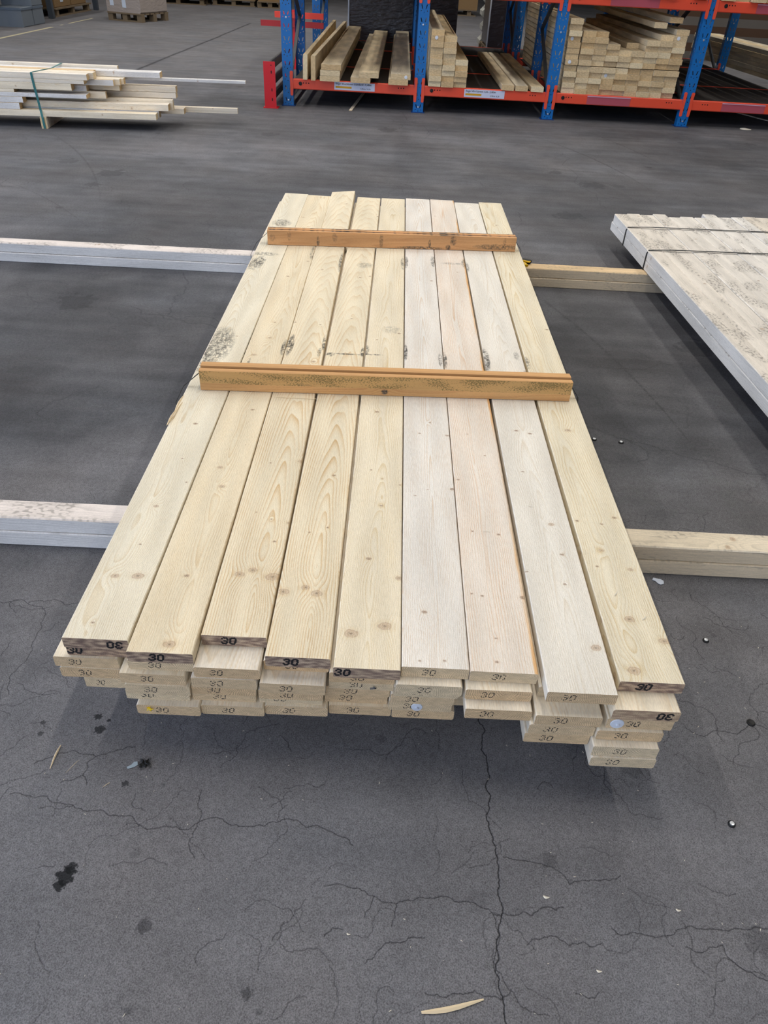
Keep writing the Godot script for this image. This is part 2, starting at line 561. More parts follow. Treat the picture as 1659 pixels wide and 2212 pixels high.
func make_materials() -> void:
	var cream := Color(0.915, 0.868, 0.78)
	var white := Color(0.905, 0.875, 0.83)
	var tan := Color(0.82, 0.70, 0.53)
	# the nine boards on top of the stack, each its own strip
	var looks := [
		[Color(0.905, 0.872, 0.790), Color(0.81, 0.73, 0.59), 0.85, {"c0": -0.02, "d0": 0.03, "slope": 0.004, "s0": 0.0, "ring": 0.0031}],
		[Color(0.908, 0.855, 0.745), Color(0.80, 0.68, 0.50), 0.75, {"c0": 0.012, "d0": 0.008, "slope": 0.022, "s0": 0.1, "ring": 0.0033}],
		[Color(0.908, 0.858, 0.750), Color(0.79, 0.65, 0.46), 1.0, {"c0": 0.018, "d0": 0.006, "slope": 0.060, "s0": 0.16, "ring": 0.0050, "calm": 0.55, "dw": 0.004, "wander": 0.005, "wob": 0.3}],
		[Color(0.908, 0.858, 0.750), Color(0.79, 0.65, 0.46), 1.0, {"c0": 0.010, "d0": 0.006, "slope": 0.060, "s0": 0.16, "ring": 0.0052, "calm": 0.55, "dw": 0.004, "wander": 0.005, "wob": 0.3}],
		[Color(0.908, 0.862, 0.765), Color(0.81, 0.71, 0.53), 0.75, {"c0": 0.004, "d0": 0.012, "slope": 0.016, "s0": 0.0, "ring": 0.0037, "dw": 0.010}],
		[Color(0.905, 0.885, 0.850), Color(0.80, 0.70, 0.59), 0.80, {"c0": 0.004, "d0": 0.002, "slope": 0.012, "s0": 0.0, "ring": 0.0035, "dw": 0.006, "wander": 0.005}],
		[Color(0.905, 0.867, 0.815), Color(0.83, 0.69, 0.56), 0.88, {"c0": -0.006, "d0": 0.001, "slope": 0.006, "s0": 0.0, "ring": 0.0044, "dw": 0.006, "wander": 0.007, "edge": 0.8}],
		[Color(0.905, 0.882, 0.835), Color(0.82, 0.76, 0.67), 0.75, {"c0": 0.01, "d0": 0.03, "slope": 0.008, "s0": 0.0, "ring": 0.0031, "dw": 0.010}],
		[Color(0.900, 0.860, 0.765), Color(0.80, 0.70, 0.52), 0.90, {"c0": -0.018, "d0": 0.010, "slope": 0.018, "s0": 0.0, "ring": 0.0047, "dw": 0.012}],
	]
	var list := []
	for k in 9:
		var more: Dictionary = looks[k][3]
		more.knots = TOP_KNOTS[k]
		more.stains = TOP_STAINS[k]
		list.append(wood(100 + k, 2048, 144, 3.06, 0.1185, looks[k][0], looks[k][1], looks[k][2], more))
	atlas(list, "top_board_wood", 0.78, 0.11)
	# ends of the boards in the main stack
	list = []
	var r := RandomNumberGenerator.new()
	r.seed = 3
	for k in 54:
		var layer := k / 9
		var col := k % 9
		var stained := layer == 0 and col in [0, 1, 2, 3, 4, 8] or k == 9
		var half := k == 17
		var warm := r.randf()
		var bc := Color(0.885, 0.81, 0.68).lerp(Color(0.86, 0.74, 0.58), warm)
		var q := {"w": 256, "h": 58, "seed": 400 + k, "base": bc, "late": bc.darkened(0.30), "contrast": 0.95, "dirt": 0.0, "dirt_col": Color(0.43, 0.355, 0.325), "cx": r.randf_range(0.1, 0.9), "cy": r.randf_range(-1.4, 2.2), "ring": r.randf_range(4.5, 7.5), "mark": 1, "mx": r.randf_range(0.24, 0.36), "flip": false}
		if stained:
			q.dirt = 0.92
			q.mark = 2
			q.late = Color(0.72, 0.62, 0.55)
		if half:
			q.dirt = 0.7
			q.dirt_col = Color(0.55, 0.44, 0.38)
			q.mark = 2
		if col == 4 and layer == 0:
			q.dirt = 0.8
			q.mx = 0.05
		if k == 9:
			q.mx = 0.04
		if k in [0, 17]:
			q.flip = true
			q.mx = 0.66
		if k in [46, 52]:
			q.mx = 0.32
		list.append(q)
	# ends without a mark for all other timber
	for k in 10:
		var warm := k / 9.0
		var bc := Color(0.92, 0.84, 0.69).lerp(Color(0.85, 0.73, 0.55), warm)
		list.append({"w": 256, "h": 58, "seed": 700 + k, "base": bc, "late": bc.darkened(0.2), "contrast": 0.7, "dirt": 0.15 * (k % 3), "dirt_col": Color(0.58, 0.45, 0.30), "cx": r.randf_range(0.1, 0.9), "cy": r.randf_range(-1.0, 2.0), "ring": r.randf_range(7.0, 12.0), "mark": 0, "mx": 0.3, "flip": false})
	atlas(list, "end_grain", 0.85, 0.0)
	# plain pale boards
	list = []
	for k in 8:
		list.append(wood(200 + k, 1024, 72, 3.0, 0.118, cream.lerp(white, (k * 5 % 8) / 8.0), tan, 0.55, {"tone": 0.06}))
	atlas(list, "pale_wood", 0.8, 0.03)
	# bearers and planed battens: whiter
	list = []
	for k in 6:
		var bb: Color = [Color(0.90, 0.86, 0.83), Color(0.87, 0.86, 0.85), Color(0.885, 0.835, 0.745), Color(0.86, 0.79, 0.68), Color(0.89, 0.85, 0.79), Color(0.87, 0.76, 0.60)][k]
		list.append(wood(300 + k, 1536, 48, 3.0, 0.07, bb, bb.darkened(0.22), 0.6, {"tone": 0.05, "ring": 0.005, "d0": 0.04, "dw": 0.01, "blot": [0.55, 0.1, 0.5, 0.3, 0.2, 0.3][k]}))
	atlas(list, "bearer_wood", 0.75, 0.02)
	# trodden, greyish timber of the right-hand stack
	list = []
	for k in 13:
		var bb := Color(0.885, 0.868, 0.84).lerp(Color(0.865, 0.825, 0.765), (k * 7 % 12) / 12.0)
		list.append(wood(500 + k, 1536, 48, 3.0, 0.072, bb, bb.darkened(0.2), 0.4, {"tone": 0.06, "d0": 0.04, "dw": 0.01, "blot": 0.62 if k < 12 else 0.06}))
	atlas(list, "trodden_wood", 0.8, 0.02)
	# the grooved battens on top
	list = []
	for k in 2:
		var bb: Color = [Color(0.80, 0.62, 0.41), Color(0.81, 0.615, 0.42)][k]
		list.append(wood(600 + k, 1536, 84, 1.1, 0.062, bb, Color(0.69, 0.47, 0.29), 0.55, {"tone": 0.08, "d0": 0.06, "dw": 0.01, "ring": 0.006, "speck": 0.62 if k == 0 else 0.0, "knots": [[0.515, 0.019, 0.009]] if k == 0 else [[0.21, -0.03, 0.004]], "stains": [[0.515, 0.018, 0.009, 0.007, 1.0], [0.515, 0.018, 0.007, 0.006, 1.0], [0.29, 0.004, 0.02, 0.002, 0.5]] if k == 0 else [[0.21, 0.01, 0.006, 0.02, 0.7], [0.28, -0.01, 0.01, 0.02, 0.35], [0.09, -0.01, 0.008, 0.02, 0.3], [0.02, 0.0, 0.012, 0.014, 0.3], [0.475, 0.0, 0.008, 0.03, 0.5], [0.68, 0.01, 0.006, 0.02, 0.7], [0.78, -0.01, 0.012, 0.02, 0.7], [0.76, 0.02, 0.01, 0.012, 0.8], [0.64, 0.025, 0.09, 0.006, 0.8], [0.97, 0.012, 0.09, 0.012, 0.6], [1.0, -0.01, 0.006, 0.02, 0.3]]}))
	atlas(list, "batten_wood", 0.6, 0.015)
	# weathered rack timber
	list = []
	for k in 8:
		var bb := Color(0.87, 0.785, 0.63).lerp(Color(0.82, 0.775, 0.69), (k * 3 % 8) / 8.0)
		list.append(wood(800 + k, 1024, 64, 4.0, 0.12, bb, bb.darkened(0.25), 0.5, {"tone": 0.10, "blot": 0.2}))
	atlas(list, "rack_wood", 0.85, 0.02)
	var steel := plain("rack_blue", Color.WHITE, 0.45)
	steel.albedo_texture = ImageTexture.create_from_image(perforated())
	steel.transparency = BaseMaterial3D.TRANSPARENCY_ALPHA_SCISSOR
	steel.alpha_scissor_threshold = 0.5
	steel.cull_mode = BaseMaterial3D.CULL_DISABLED
	print("materials ", Time.get_ticks_msec())


# blue paint on the rack posts with its rows of slots, 0.1 m wide and 0.2 m high
func perforated() -> Image:
	var im := Image.create(96, 192, false, Image.FORMAT_RGBA8)
	var r := RandomNumberGenerator.new()
	r.seed = 9
	for y in 192:
		for x in 96:
			var c := Color(0.0, 0.40, 0.69)
			var px := x / 96.0 * 0.1 - 0.05
			var py := y / 192.0 * 0.2
			var a := 1.0
			for k in 2:
				var y0 := 0.03 + k * 0.1
				for s in [-1, 1]:
					var t := clampf((py - y0) / 0.026, 0.0, 1.0)
					var cx: float = s * (0.024 - 0.008 * t)
					if Vector2(px - cx, py - (y0 + 0.026 * t)).length() < 0.0042:
						a = 0.0
					if Vector2(px - s * 0.028, py - y0 - 0.045).length() < 0.0042 or Vector2(px, py - y0 - 0.055).length() < 0.0042:
						a = 0.0
			im.set_pixel(x, y, Color(c.r, c.g, c.b, a))
	for k in 26:
		var x := r.randi_range(4, 90)
		var y := r.randi_range(2, 180)
		for j in r.randi_range(2, 9):
			var p := Vector2i(clampi(x + j / 4, 0, 95), mini(y + j, 191))
			if im.get_pixel(p.x, p.y).a > 0.5:
				im.set_pixel(p.x, p.y, Color(0.42, 0.52, 0.66))
	return im


# ---------------------------------------------------------------- one piece of timber
# local axes: x across, y up from its underside, length from z = 0 back to z = -L
func timber(L: float, W: float, T: float, mat: Material, strip: int, strips: int, cell: int, o := {}) -> ArrayMesh:
	var bev: float = o.get("bevel", 0.0016)
	var seg: int = o.get("seg", 6)
	var bow: float = o.get("bow", 0.0)
	var crook: float = o.get("crook", 0.0)
	var twist: float = o.get("twist", 0.0)
	var lift: float = o.get("lift", 0.0)
	var u0: float = o.get("u0", 0.0)
	var u1: float = o.get("u1", 1.0)
	var h := W / 2
	var out := [Vector2(-h + bev, T), Vector2(h - bev, T), Vector2(h, T - bev), Vector2(h, bev), Vector2(h - bev, 0), Vector2(-h + bev, 0), Vector2(-h, bev), Vector2(-h, T - bev)]
	var v0 := float(strip) / strips
	var dv := 1.0 / strips
	var side := clampf(T / W, 0.05, 1.0) * dv
	var lat := [[0.004, 0.996], [0.985, 0.995], [0.0, 0.0], [0.995, 0.985], [0.996, 0.004], [0.015, 0.005], [0.0, 0.0], [0.005, 0.015]]
	var off: float = o.get("side_at", 0.1) * (dv - side)
	var st := new_st()
	st.set_material(mat)
	var ring := []
	for i in seg + 1:
		var f := float(i) / seg
		var x := crook * sin(PI * f)
		var y := bow * sin(PI * f) + (lift * maxf(0.0, (f - 0.75) / 0.25) ** 2)
		var a := twist * maxf(0.0, (f - 0.76) / 0.24)
		var pts := []
		for p in out:
			var q: Vector2 = p
			if a != 0.0:
				var c := Vector2(-h if a > 0 else h, T / 2)
				q = (q - c).rotated(a) + c
			pts.append(Vector3(q.x + x, q.y + y, -L * f))
		ring.append(pts)
	for k in 8:
		var k2 := (k + 1) % 8
		var va: float = v0 + dv * lat[k][0]
		var vb: float = v0 + dv * lat[k][1]
		if k == 2 or k == 6:
			va = float(o.get("side_strip", strip)) / strips + off
			vb = va + side
		for i in seg:
			var ua := lerpf(u0, u1, float(i) / seg)
			var ub := lerpf(u0, u1, float(i + 1) / seg)
			quad(st, ring[i][k], ring[i + 1][k], ring[i + 1][k2], ring[i][k2], Vector2(ua, va), Vector2(ub, va), Vector2(ub, vb), Vector2(ua, vb))
	var m: ArrayMesh = st.commit()
	var et := new_st()
	et.set_material(M.end_grain)
	for e in 2:
		var row: Array = ring[0] if e == 0 else ring[seg]
		var c: int = cell if e == 0 else 54 + (cell + 3) % 10
		var n := Vector3(0, 0, 1 if e == 0 else -1)
		for k in range(1, 7):
			var ids := [0, k, k + 1] if e == 0 else [0, k + 1, k]
			for j in ids:
				et.set_normal(n)
				var flat: Vector2 = out[j]
				et.set_uv(Vector2((0.01 + 0.98 * (flat.x + h) / W) * 0.5 + 0.5 * (c / 32), (c % 32 + 0.03 + 0.94 * (1.0 - flat.y / T)) / 32.0))
				et.add_vertex(row[j])
	et.commit(m)
	return m


func lay(m: Mesh, at: Vector3, yaw: float, called: String, text: String, category: String, group: String, tilt := 0.0, roll := 0.0) -> MeshInstance3D:
	var o := mesh_node(m)
	label(o, called, text, category, group)
	o.transform = Transform3D(Basis(Vector3.UP, yaw) * Basis(Vector3.RIGHT, tilt) * Basis(Vector3.BACK, roll), at)
	return o


# ---------------------------------------------------------------- floor
const CRACKS := [
	[[0.235,-1.70],[0.226,-1.45],[0.233,-1.2],[0.229,-0.934],[0.230,-0.863],[0.230,-0.782],[0.227,-0.725],[0.230,-0.699],[0.238,-0.665],[0.240,-0.632],[0.239,-0.608],[0.234,-0.591],[0.237,-0.572],[0.239,-0.554],[0.233,-0.537],[0.230,-0.519],[0.225,-0.494],[0.225,-0.482],[0.219,-0.465],[0.222,-0.447],[0.226,-0.431],[0.225,-0.409],[0.227,-0.395],[0.23,-0.3]],
	[[0.223,-0.551],[0.225,-0.534],[0.227,-0.506],[0.218,-0.482],[0.216,-0.472],[0.219,-0.465]],
	[[-0.646,-0.724],[-0.578,-0.723],[-0.503,-0.699],[-0.418,-0.694],[-0.339,-0.676],[-0.261,-0.697],[-0.192,-0.685],[-0.132,-0.701],[-0.067,-0.685],[-0.014,-0.657]],
	[[-0.059,-0.584],[-0.022,-0.587],[-0.002,-0.583],[0.026,-0.572],[0.063,-0.561],[0.082,-0.568],[0.103,-0.573],[0.124,-0.572],[0.146,-0.576],[0.161,-0.568],[0.183,-0.569],[0.202,-0.562],[0.216,-0.559],[0.223,-0.551],[0.239,-0.553],[0.259,-0.550],[0.274,-0.557],[0.287,-0.551],[0.306,-0.565],[0.328,-0.562],[0.343,-0.568]],
	[[0.026,-0.572],[0.021,-0.557],[0.011,-0.536]],
	[[0.063,-0.561],[0.060,-0.543],[0.055,-0.525]],
	[[0.273,-0.506],[0.282,-0.514],[0.299,-0.517],[0.324,-0.520],[0.341,-0.508],[0.363,-0.514],[0.378,-0.507],[0.395,-0.513]],
	[[0.249,-0.648],[0.305,-0.641],[0.359,-0.605],[0.401,-0.615],[0.452,-0.625]],
	[[0.416,-0.537],[0.474,-0.528],[0.539,-0.542],[0.600,-0.542],[0.678,-0.548]],
	[[0.530,-0.513],[0.592,-0.519],[0.610,-0.486],[0.647,-0.469]],
	[[-0.874,-1.204],[-0.830,-1.215],[-0.809,-1.204],[-0.760,-1.217],[-0.723,-1.205],[-0.695,-1.213]],
	[[-0.809,-1.204],[-0.773,-1.196],[-0.754,-1.160],[-0.750,-1.110],[-0.752,-1.016],[-0.740,-0.943]],
	[[-0.627,-0.787],[-0.612,-0.797],[-0.597,-0.806],[-0.580,-0.813],[-0.559,-0.819],[-0.539,-0.814],[-0.524,-0.814],[-0.517,-0.809],[-0.500,-0.815],[-0.484,-0.824],[-0.472,-0.827],[-0.448,-0.835]],
	[[-0.517,-0.809],[-0.528,-0.797],[-0.524,-0.785],[-0.528,-0.769],[-0.514,-0.749]],
	[[-0.563,-0.751],[-0.545,-0.757],[-0.531,-0.769]],
	[[0.014,-0.469],[0.029,-0.479],[0.053,-0.502],[0.082,-0.509],[0.109,-0.510]],
	[[-0.052,-0.505],[-0.039,-0.519],[-0.023,-0.516]],
	[[0.107,-0.433],[0.133,-0.428],[0.158,-0.433],[0.184,-0.439],[0.224,-0.427],[0.239,-0.443]],
	[[0.656,-2.167],[0.781,-2.089],[0.880,-2.055],[0.984,-1.995],[1.089,-1.951],[1.220,-1.911]],
	[[0.661,-0.941],[0.693,-0.920],[0.736,-0.934],[0.764,-0.929],[0.802,-0.954],[0.836,-0.945]],
	[[-0.972,-3.391],[-0.914,-3.191],[-0.934,-3.105],[-0.931,-2.974],[-0.918,-2.901]],
	[[-1.100,-2.977],[-0.873,-2.858],[-0.686,-2.788]],
	[[1.371,-6.552],[1.295,-5.625],[1.386,-5.267],[1.375,-4.928]],
	[[0.248,-9.6],[0.237,-6.811]],
]
var f_noise: Array = []
var f_rgb := PackedByteArray()


func floor_image(x0: float, z0: float, size: float, px: int, near: int) -> Image:
	# concrete tone sampled in metres, so the three sheets meet without a seam
	var lay_of := [[0.55, 3, 1.0, 1.0], [2.6, 4, 1.0, 1.0], [9.0, 5, 1.0, 1.0], [1.4, 6, 0.22, 1.0]]
	var got := []
	# brushed streaks across the hall: noise drawn out eight times in x
	var sn := FastNoiseLite.new()
	var mpp := size / px
	for d in lay_of:
		var n := FastNoiseLite.new()
		n.seed = d[1]
		n.noise_type = FastNoiseLite.TYPE_SIMPLEX_SMOOTH
		n.fractal_octaves = 3
		n.frequency = d[0] * mpp
		n.offset = Vector3(x0 / mpp, z0 / mpp, 0)
		got.append(n.get_image(px, px, false, false, false).get_data())
	sn.seed = 61
	sn.noise_type = FastNoiseLite.TYPE_SIMPLEX_SMOOTH
	sn.fractal_octaves = 4
	sn.frequency = 7.0 * mpp
	sn.offset = Vector3(x0 / mpp / 8.0, z0 / mpp, 0)
	var si := sn.get_image(px / 8, px, false, false, false)
	si.resize(px, px, Image.INTERPOLATE_CUBIC)
	var sd := si.get_data()
	var a: PackedByteArray = got[0]
	var b: PackedByteArray = got[1]
	var c: PackedByteArray = got[2]
	var e: PackedByteArray = got[3]
	var streak: float = [0.05, 0.11, 0.10][near]
	f_rgb = PackedByteArray()
	f_rgb.resize(px * px * 3)
	for i in px * px:
		var v := 123.0 + (a[i] - 128) * 0.085 + (b[i] - 128) * 0.06 + (c[i] - 128) * 0.045 + (sd[i] - 128) * streak
		var warm := (e[i] - 128) * 0.018
		f_rgb[i * 3] = int(v + 0.5 + warm)
		f_rgb[i * 3 + 1] = int(v)
		f_rgb[i * 3 + 2] = int(v + 4.0 - warm)
	var im := Image.create_from_data(px, px, false, Image.FORMAT_RGB8, f_rgb)
	var rel := Image.create(px, px, false, Image.FORMAT_L8)
	rel.fill(Color(0.7, 0.7, 0.7))
	var r := RandomNumberGenerator.new()
	r.seed = 12 + near
	# a joint in the floor slab, back left
	crack(im, rel, [[-2.95, -17.0], [-3.0, -14.0], [-3.07, -11.5], [-3.1, -9.8], [-3.1, -7.2]], x0, z0, mpp, 0.03, 0.6, r, 1)
	if near < 2:
		for k in CRACKS.size():
			crack(im, rel, CRACKS[k], x0, z0, mpp, 0.0015 if k == 0 else 0.0010, 0.9 if k == 0 else 0.7, r, 3)
		# hairlines
		var many := 520 if near == 0 else 500
		for k in many:
			var at := Vector2(x0 + r.randf() * size, z0 + r.randf() * size)
			var dir := r.randf() * TAU
			var path := [[at.x, at.y]]
			var step := 0.010 if near == 0 else 0.03
			for j in r.randi_range(4, 15):
				dir += r.randf_range(-0.8, 0.8)
				at += Vector2(cos(dir), sin(dir)) * step * r.randf_range(0.5, 1.5)
				path.append([at.x, at.y])
			crack(im, rel, path, x0, z0, mpp, r.randf_range(0.0006, 0.0011), r.randf_range(0.3, 0.6), r, 2)
	# dark spots: small ones dried oil and rubber, broad ones shading painted in
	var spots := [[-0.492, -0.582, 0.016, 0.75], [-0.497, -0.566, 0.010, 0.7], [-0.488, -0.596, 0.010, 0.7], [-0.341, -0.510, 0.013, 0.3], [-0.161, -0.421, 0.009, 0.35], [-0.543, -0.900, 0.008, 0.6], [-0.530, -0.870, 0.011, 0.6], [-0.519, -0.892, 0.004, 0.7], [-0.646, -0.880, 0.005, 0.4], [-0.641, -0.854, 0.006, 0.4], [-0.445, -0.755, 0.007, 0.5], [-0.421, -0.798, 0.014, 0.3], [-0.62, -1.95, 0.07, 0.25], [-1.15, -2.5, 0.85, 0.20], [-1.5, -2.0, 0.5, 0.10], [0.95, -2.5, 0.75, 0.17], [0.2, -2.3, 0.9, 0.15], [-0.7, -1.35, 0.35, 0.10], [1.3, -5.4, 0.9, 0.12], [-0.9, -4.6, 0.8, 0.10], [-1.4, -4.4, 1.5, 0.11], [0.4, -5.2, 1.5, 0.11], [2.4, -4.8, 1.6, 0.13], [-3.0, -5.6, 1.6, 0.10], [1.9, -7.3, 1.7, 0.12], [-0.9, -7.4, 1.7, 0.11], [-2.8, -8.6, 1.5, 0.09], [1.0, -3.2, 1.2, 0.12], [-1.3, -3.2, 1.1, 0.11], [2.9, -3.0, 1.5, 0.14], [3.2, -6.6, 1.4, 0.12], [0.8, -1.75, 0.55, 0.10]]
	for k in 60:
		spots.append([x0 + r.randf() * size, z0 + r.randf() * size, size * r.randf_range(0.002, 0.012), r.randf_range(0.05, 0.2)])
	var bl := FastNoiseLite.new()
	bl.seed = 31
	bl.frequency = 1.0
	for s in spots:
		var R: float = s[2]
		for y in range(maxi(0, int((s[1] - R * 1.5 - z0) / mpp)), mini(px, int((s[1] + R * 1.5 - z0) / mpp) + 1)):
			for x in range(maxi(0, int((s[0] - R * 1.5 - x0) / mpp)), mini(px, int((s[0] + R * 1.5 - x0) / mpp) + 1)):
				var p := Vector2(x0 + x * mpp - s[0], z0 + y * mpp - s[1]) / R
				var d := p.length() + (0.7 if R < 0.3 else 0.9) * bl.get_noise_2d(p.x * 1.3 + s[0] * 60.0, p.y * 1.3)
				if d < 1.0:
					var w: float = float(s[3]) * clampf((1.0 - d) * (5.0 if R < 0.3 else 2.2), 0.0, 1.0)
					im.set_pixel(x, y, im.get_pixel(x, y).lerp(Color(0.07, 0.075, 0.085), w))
	if near > 0:
		# long scuffs and tyre marks, most of them running across the hall
		for k in (260 if near == 1 else 160):
			var at := Vector2(x0 + r.randf() * size, z0 + r.randf() * size)
			var dir := r.randf_range(-0.35, 0.25) if r.randf() < 0.75 else r.randf_range(0.6, 1.1)
			var len_ := r.randf_range(0.3, 2.2)
			var w := r.randf_range(0.01, 0.05)
			var tone := Color(0.46, 0.46, 0.47) if r.randf() < 0.6 else Color(0.26, 0.26, 0.27)
			var al := r.randf_range(0.06, 0.20)
			var steps := int(len_ / (mpp * 0.9))
			for j in steps:
				var f := float(j) / steps
				var q := at + Vector2(cos(dir + f * 0.2), sin(dir + f * 0.2)) * len_ * f
				var half := int(w / mpp / 2.0)
				for o in range(-half, half + 1):
					var x := int((q.x - x0) / mpp)
					var y := int((q.y - z0) / mpp) + o
					if x >= 0 and y >= 0 and x < px and y < px and bl.get_noise_2d(x * 0.11, y * 0.5) > -0.15:
						im.set_pixel(x, y, im.get_pixel(x, y).lerp(tone, al * sin(PI * f)))
	f_noise = [rel]
	return im


func crack(im: Image, rel: Image, path: Array, x0: float, z0: float, mpp: float, width: float, dark: float, r: RandomNumberGenerator, jitter: int) -> void:
	var px := im.get_width()
	var bend := 0.0
	# break every leg of the crack up into jagged steps
	for round_ in (3 if jitter > 1 else 0):
		var fine := [path[0]]
		for k in path.size() - 1:
			var p := Vector2(path[k][0], path[k][1])
			var q := Vector2(path[k + 1][0], path[k + 1][1])
			var m := p.lerp(q, r.randf_range(0.35, 0.65)) + (q - p).orthogonal() * r.randf_range(-0.17, 0.17)
			if p.distance_to(q) > 0.006:
				fine.append([m.x, m.y])
			fine.append([q.x, q.y])
		path = fine
	for k in path.size() - 1:
		var a := Vector2(path[k][0], path[k][1])
		var b := Vector2(path[k + 1][0], path[k + 1][1])
		var n := int(a.distance_to(b) / mpp * 1.6) + 1
		var side := (b - a).orthogonal().normalized()
		for j in n:
			bend = bend * 0.9 + r.randf_range(-1, 1) * mpp * 0.10 * jitter
			var p := a.lerp(b, float(j) / n) + side * bend
			var fx := (p.x - x0) / mpp
			var fy := (p.y - z0) / mpp
			var rad := maxf(width / mpp * 0.5, 0.55) * r.randf_range(0.8, 1.3)
			var strength := dark * minf(1.0, width / mpp / 0.9)
			for y in range(int(fy - rad - 1), int(fy + rad + 2)):
				for x in range(int(fx - rad - 1), int(fx + rad + 2)):
					if x < 0 or y < 0 or x >= px or y >= px:
						continue
					var e := clampf(rad + 0.5 - Vector2(x - fx, y - fy).length(), 0.0, 1.0) * strength
					if e > 0.02:
						im.set_pixel(x, y, im.get_pixel(x, y).lerp(Color(0.10, 0.10, 0.115), e * 0.5))
						rel.set_pixel(x, y, rel.get_pixel(x, y).lerp(Color(0, 0, 0), e * 0.6))


func build_floor() -> void:
	# grain of the surface, a tile of 0.5 m
	var n1 := FastNoiseLite.new()
	n1.seed = 77
	n1.frequency = 0.30
	n1.fractal_octaves = 3
	var n2 := FastNoiseLite.new()
	n2.seed = 78
	n2.frequency = 0.06
	var g1 := n1.get_seamless_image(512, 512, false, false, 0.1, false).get_data()
	var g2 := n2.get_seamless_image(512, 512, false, false, 0.1, false).get_data()
	var gr := PackedByteArray()
	gr.resize(512 * 512 * 3)
	var r := RandomNumberGenerator.new()
	r.seed = 5
	for i in 512 * 512:
		var v := clampi(int(222.0 + (g1[i] - 128) * 0.45 + (g2[i] - 128) * 0.16 + (r.randf() + r.randf() - 1.0) * 46.0), 60, 255)
		gr[i * 3] = v
		gr[i * 3 + 1] = v
		gr[i * 3 + 2] = v
	var grain := ImageTexture.create_from_image(Image.create_from_data(512, 512, false, Image.FORMAT_RGB8, gr))
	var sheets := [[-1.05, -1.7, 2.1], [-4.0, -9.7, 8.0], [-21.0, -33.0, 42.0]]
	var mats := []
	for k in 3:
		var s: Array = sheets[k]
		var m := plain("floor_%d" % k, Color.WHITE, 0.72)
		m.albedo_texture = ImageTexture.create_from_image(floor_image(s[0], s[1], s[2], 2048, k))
		m.metallic_specular = 0.28
		if k < 2:
			m.heightmap_enabled = true
			m.heightmap_scale = 0.12
			m.heightmap_texture = ImageTexture.create_from_image(f_noise[0])
		m.detail_enabled = true
		m.detail_blend_mode = BaseMaterial3D.BLEND_MODE_MUL
		m.detail_uv_layer = BaseMaterial3D.DETAIL_UV_2
		m.detail_albedo = grain
		mats.append(m)
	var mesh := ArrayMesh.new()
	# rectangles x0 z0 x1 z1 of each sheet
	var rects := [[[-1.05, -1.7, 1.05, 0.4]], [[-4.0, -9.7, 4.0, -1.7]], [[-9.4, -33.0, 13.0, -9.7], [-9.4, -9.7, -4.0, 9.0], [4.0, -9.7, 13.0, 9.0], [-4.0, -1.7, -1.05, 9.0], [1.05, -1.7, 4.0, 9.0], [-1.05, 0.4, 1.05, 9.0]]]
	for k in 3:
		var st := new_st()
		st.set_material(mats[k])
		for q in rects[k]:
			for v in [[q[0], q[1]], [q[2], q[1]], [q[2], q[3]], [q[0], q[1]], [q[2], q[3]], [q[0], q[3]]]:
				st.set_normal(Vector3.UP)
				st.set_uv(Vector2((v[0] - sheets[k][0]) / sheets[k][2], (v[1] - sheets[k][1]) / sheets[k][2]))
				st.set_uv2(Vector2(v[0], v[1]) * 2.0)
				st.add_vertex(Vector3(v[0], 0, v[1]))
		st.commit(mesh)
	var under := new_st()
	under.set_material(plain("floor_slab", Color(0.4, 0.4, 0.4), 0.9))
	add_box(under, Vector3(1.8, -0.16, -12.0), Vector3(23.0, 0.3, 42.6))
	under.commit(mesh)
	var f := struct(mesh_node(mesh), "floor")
	# worn yellow line
	var line := plain("line_paint", Color(0.66, 0.63, 0.52), 0.7)
	var lw := [[-12.1, -14.25, 0.06], [-14.6, -14.72, 0.03], [-15.0, -16.2, 0.04]]
	for d in lw:
		var st := new_st()
		add_box(st, Vector3(-5.74, 0.0006, (d[0] + d[1]) / 2), Vector3(d[2], 0.0012, d[0] - d[1]))
		part(f, "painted_line", st, line, "worn pale yellow floor marking")
	print("floor ", Time.get_ticks_msec())


# ---------------------------------------------------------------- main stack of boards
const LAYER := 0.0267
const TOPS := [[-.555,-.436,-.883,-.548,-.428,-3.910],[-.432,-.314,-.858,-.4265,-.3140,-3.895],[-.310,-.190,-.905,-.312,-.194,-3.975],[-.187,-.070,-.862,-.180,-.060,-3.905],[-.064,.055,-.844,-.056,.062,-3.91],[.056,.177,-.853,.067,.189,-3.93],[.178,.299,-.850,.191,.313,-3.935],[.309,.432,-.812,.315,.436,-3.902],[.442,.558,-.843,.438,.559,-3.93]]
# left edge and front end of the boards below, column by column, from the second layer down
const BELOW := [
	[[-.556,-.889],[-.583,-.884],[-.576,-.882],[-.536,-.882],[-.558,-1.20]],
	[[-.436,-.863],[-.452,-.853],[-.446,-.850],[-.452,-.859],[-.432,-.846]],
	[[-.315,-.852],[-.322,-.850],[-.326,-.856],[-.329,-.863],[-.313,-.852]],
	[[-.193,-.876],[-.197,-.845],[-.202,-.852],[-.204,-.864],[-.194,-.858]],
	[[-.072,-.855],[-.073,-.862],[-.079,-.868],[-.082,-.873],[-.074,-.866]],
	[[.048,-.835],[.046,-.851],[.041,-.856],[.039,-.861],[.046,-.864]],
	[[.172,-.831],[.173,-.810],[.166,-.885],[.163,-.878],[.166,-.95]],
	[[.304,-.845],[.297,-.803],[.290,-.803],[.286,-.804],[.287,-1.05]],
	[[.428,-.802],[.424,-.803],[.411,-.797],[.406,-.782],[.407,-.778]],
]
